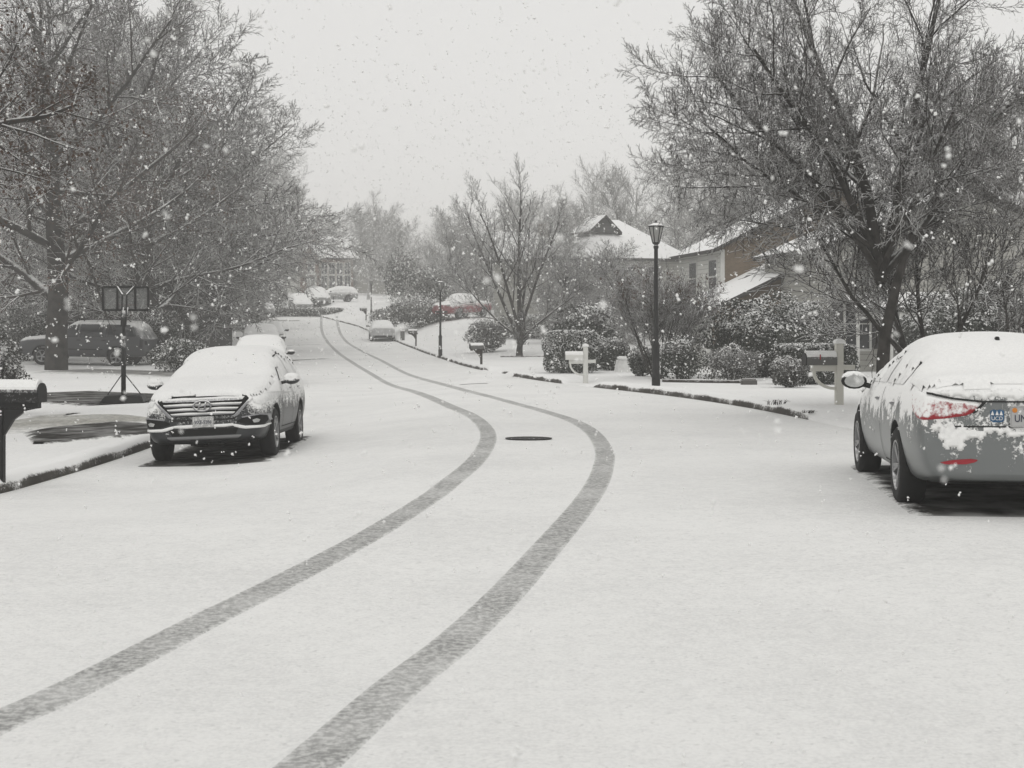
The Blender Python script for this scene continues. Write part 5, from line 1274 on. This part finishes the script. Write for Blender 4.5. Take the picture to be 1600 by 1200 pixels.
patch(e, bv, 'side_moulding', M['black'], 'y+', [(1.2, .72), (-1.0, .72), (-1.0, .67), (1.2, .67)], .012, .05); patch(e, bv, 'rear_side_lamp', M['seam'], 'y+', [(-2.62, 1.14), (-2.74, 1.14), (-2.74, .80), (-2.62, .80)], .012, .05)
for x0 in (.15, -.95): patch(e, bv, 'door_handle', M['black'], 'y+', [(x0, 1.06), (x0-.18, 1.06), (x0-.18, 1.10), (x0, 1.10)], .02, .03)
MB().tube([(0, .62, 1.88), (-.1, .62, 1.96), (-2.0, .62, 1.95), (-2.1, .62, 1.87)], .02, 6).build('roof_rail', M['black'], e)
G_K = 'snow-covered cars parked along the kerbs'
q = at(402, 50); basic('parked_car', 'grey snow-filmed car facing the viewer just behind the snow-plastered sport utility vehicle', SUV, (-8.55, 50, surf(-8.55, 50)), R(-83), (.30, .30, .30), group=G_K, lo=-.1, hi=.3, res=.07)
basic('parked_car', 'second snow-covered car in the left kerb row, half hidden under the drooping branches', SUV, (-12.1, 71, surf(-12.1, 71)), R(-80), (.32, .32, .32), group=G_K, lo=-.05, hi=.35)
basic('parked_car', 'third and farthest snow-covered car in the left kerb row', SUV, (-15.3, 93, surf(-15.3, 93)), R(-80), (.3, .3, .3), group=G_K, lo=-.05, hi=.35)
q = hit(592, 534); basic('parked_car', 'white car seen from behind at the right kerb, far down the street', SEDAN, (q.x, q.y+2.3, surf(q.x, q.y+2.3)), R(97), (.42, .42, .42), group=G_K, lo=-.1, hi=.35, dz=0)
q = at(722, 112); basic('pickup_truck', 'red vehicle under a coat of snow on the sloping lawn right of the middle lamp', PICK, (q.x, q.y, q.z), R(238), (.20, .025, .035), 'pickup truck', lo=-.10, hi=.35, nzmin=.2)
q = at(862, 101); basic('parked_car', 'snowed-over car on the driveway behind the trunk of the lone lawn tree', SEDAN, (q.x, q.y, q.z), R(195), (.2, .2, .2), group='snowed-over cars on driveways', lo=0, hi=.4)
for px, dd, hd, lab in ((470, 147, -72, 'left one of the snow-buried cars at the end of the street'), (497, 149, -70, 'middle one of the snow-buried cars at the end of the street'), (524, 158, 195, 'right one of the snow-buried cars at the end of the street, seen side-on'), (412, 140, -75, 'snow-buried car at the end of the street under the last left tree')):
    q = at(px, dd); basic('parked_car', lab, SUV, (q.x, q.y, q.z), R(hd), (.25, .25, .25), group='snow-buried cars at the end of the street', lo=-.1, hi=.35, res=.11)
# bare ground sheltered beneath the near vehicles
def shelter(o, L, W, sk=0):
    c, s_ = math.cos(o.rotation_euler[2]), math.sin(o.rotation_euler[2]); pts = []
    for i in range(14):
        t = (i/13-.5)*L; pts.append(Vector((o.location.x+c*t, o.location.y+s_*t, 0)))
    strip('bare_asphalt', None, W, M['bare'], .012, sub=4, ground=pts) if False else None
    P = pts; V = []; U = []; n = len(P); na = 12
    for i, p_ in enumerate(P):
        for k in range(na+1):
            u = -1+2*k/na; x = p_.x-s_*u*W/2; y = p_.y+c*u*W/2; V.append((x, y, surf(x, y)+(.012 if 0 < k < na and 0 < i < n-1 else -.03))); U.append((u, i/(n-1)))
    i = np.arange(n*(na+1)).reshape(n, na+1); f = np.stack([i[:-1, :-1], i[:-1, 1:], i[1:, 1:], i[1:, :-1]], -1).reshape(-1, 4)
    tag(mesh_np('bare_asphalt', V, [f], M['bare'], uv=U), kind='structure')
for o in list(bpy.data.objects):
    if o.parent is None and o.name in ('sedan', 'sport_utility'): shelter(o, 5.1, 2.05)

# ------------------------------------------------------------------ falling snow: loose clusters of crystals filling the air
def snowfall():
    rng = np.random.default_rng(12)
    P = []; S = []
    def fill(n, y0, y1, s0, s1, top=None):
        y = y0+(y1-y0)*rng.uniform(0, 1, n)**.5; wdt = .62*y+.8
        x = rng.uniform(-1, 1, n)*wdt; z = CAMH+rng.uniform(-.40, .30, n)*y*1.0+rng.uniform(-.2, .2, n)
        if top: x *= .68; z = rng.uniform(-1, top, n)
        k = np.array([zz > surf(xx, yy)+.05 for xx, yy, zz in zip(x, y, z)])
        P.append(np.stack([x, y, z], 1)[k]); S.append(rng.uniform(s0, s1, n)[k])
    fill(420, .7, 2.5, .0026, .0060); fill(800, 2.5, 7, .0040, .0090); fill(3200, 7, 18, .008, .0165); fill(8000, 18, 45, .014, .030); fill(9000, 45, 85, .026, .046, 13); nnear = sum(map(len, P)); fill(20000, 85, 130, .036, .056, 9.5); fill(50000, 130, 240, .045, .070, 14)
    Pn = np.concatenate(P); Sn = np.concatenate(S); n = len(Pn)
    # each flake: three jittered tetra-like lumps, a little taller than wide
    ico = np.array([(0, 0, 1.), (.9, 0, -.3), (-.45, .78, -.3), (-.45, -.78, -.3), (0, 0, -1.1)]); fc = np.array([(0, 1, 2), (0, 2, 3), (0, 3, 1), (4, 2, 1), (4, 3, 2), (4, 1, 3)])
    V = []; Fq = []; b = 0
    Pall, Sall = Pn, Sn
    for k in range(2):
        if k: Pn, Sn = Pall[:nnear], Sall[:nnear]; n = len(Pn)
        A = rng.normal(0, 1, (n, 3)); A /= np.linalg.norm(A, axis=1, keepdims=True); B = np.cross(A, rng.normal(0, 1, (n, 3))); B /= np.linalg.norm(B, axis=1, keepdims=True); C = np.cross(A, B)
        o = rng.normal(0, .55, (n, 3))*Sn[:, None]; o[:, 2] *= 1.6
        v = Pn[:, None, :]+o[:, None, :]+Sn[:, None, None]*rng.uniform(.6, 1.1, (n, 1, 1))*(ico[None, :, 0:1]*A[:, None, :]+ico[None, :, 1:2]*B[:, None, :]+ico[None, :, 2:3]*C[:, None, :])
        V.append(v.reshape(-1, 3)); Fq.append((np.arange(n)[:, None, None]*5+fc[None]).reshape(-1, 3)+b); b += n*5
    m, nt, bs = _new('snowflake'); bs.inputs['Base Color'].default_value = (.9, .9, .89, 1); bs.inputs['Roughness'].default_value = 1; bs.inputs['Specular IOR Level'].default_value = 0
    tag(mesh_np('falling_snow', np.concatenate(V), [np.concatenate(Fq)], m, smooth=True), 'snowflakes falling through the whole street', 'snow', kind='stuff')
snowfall()
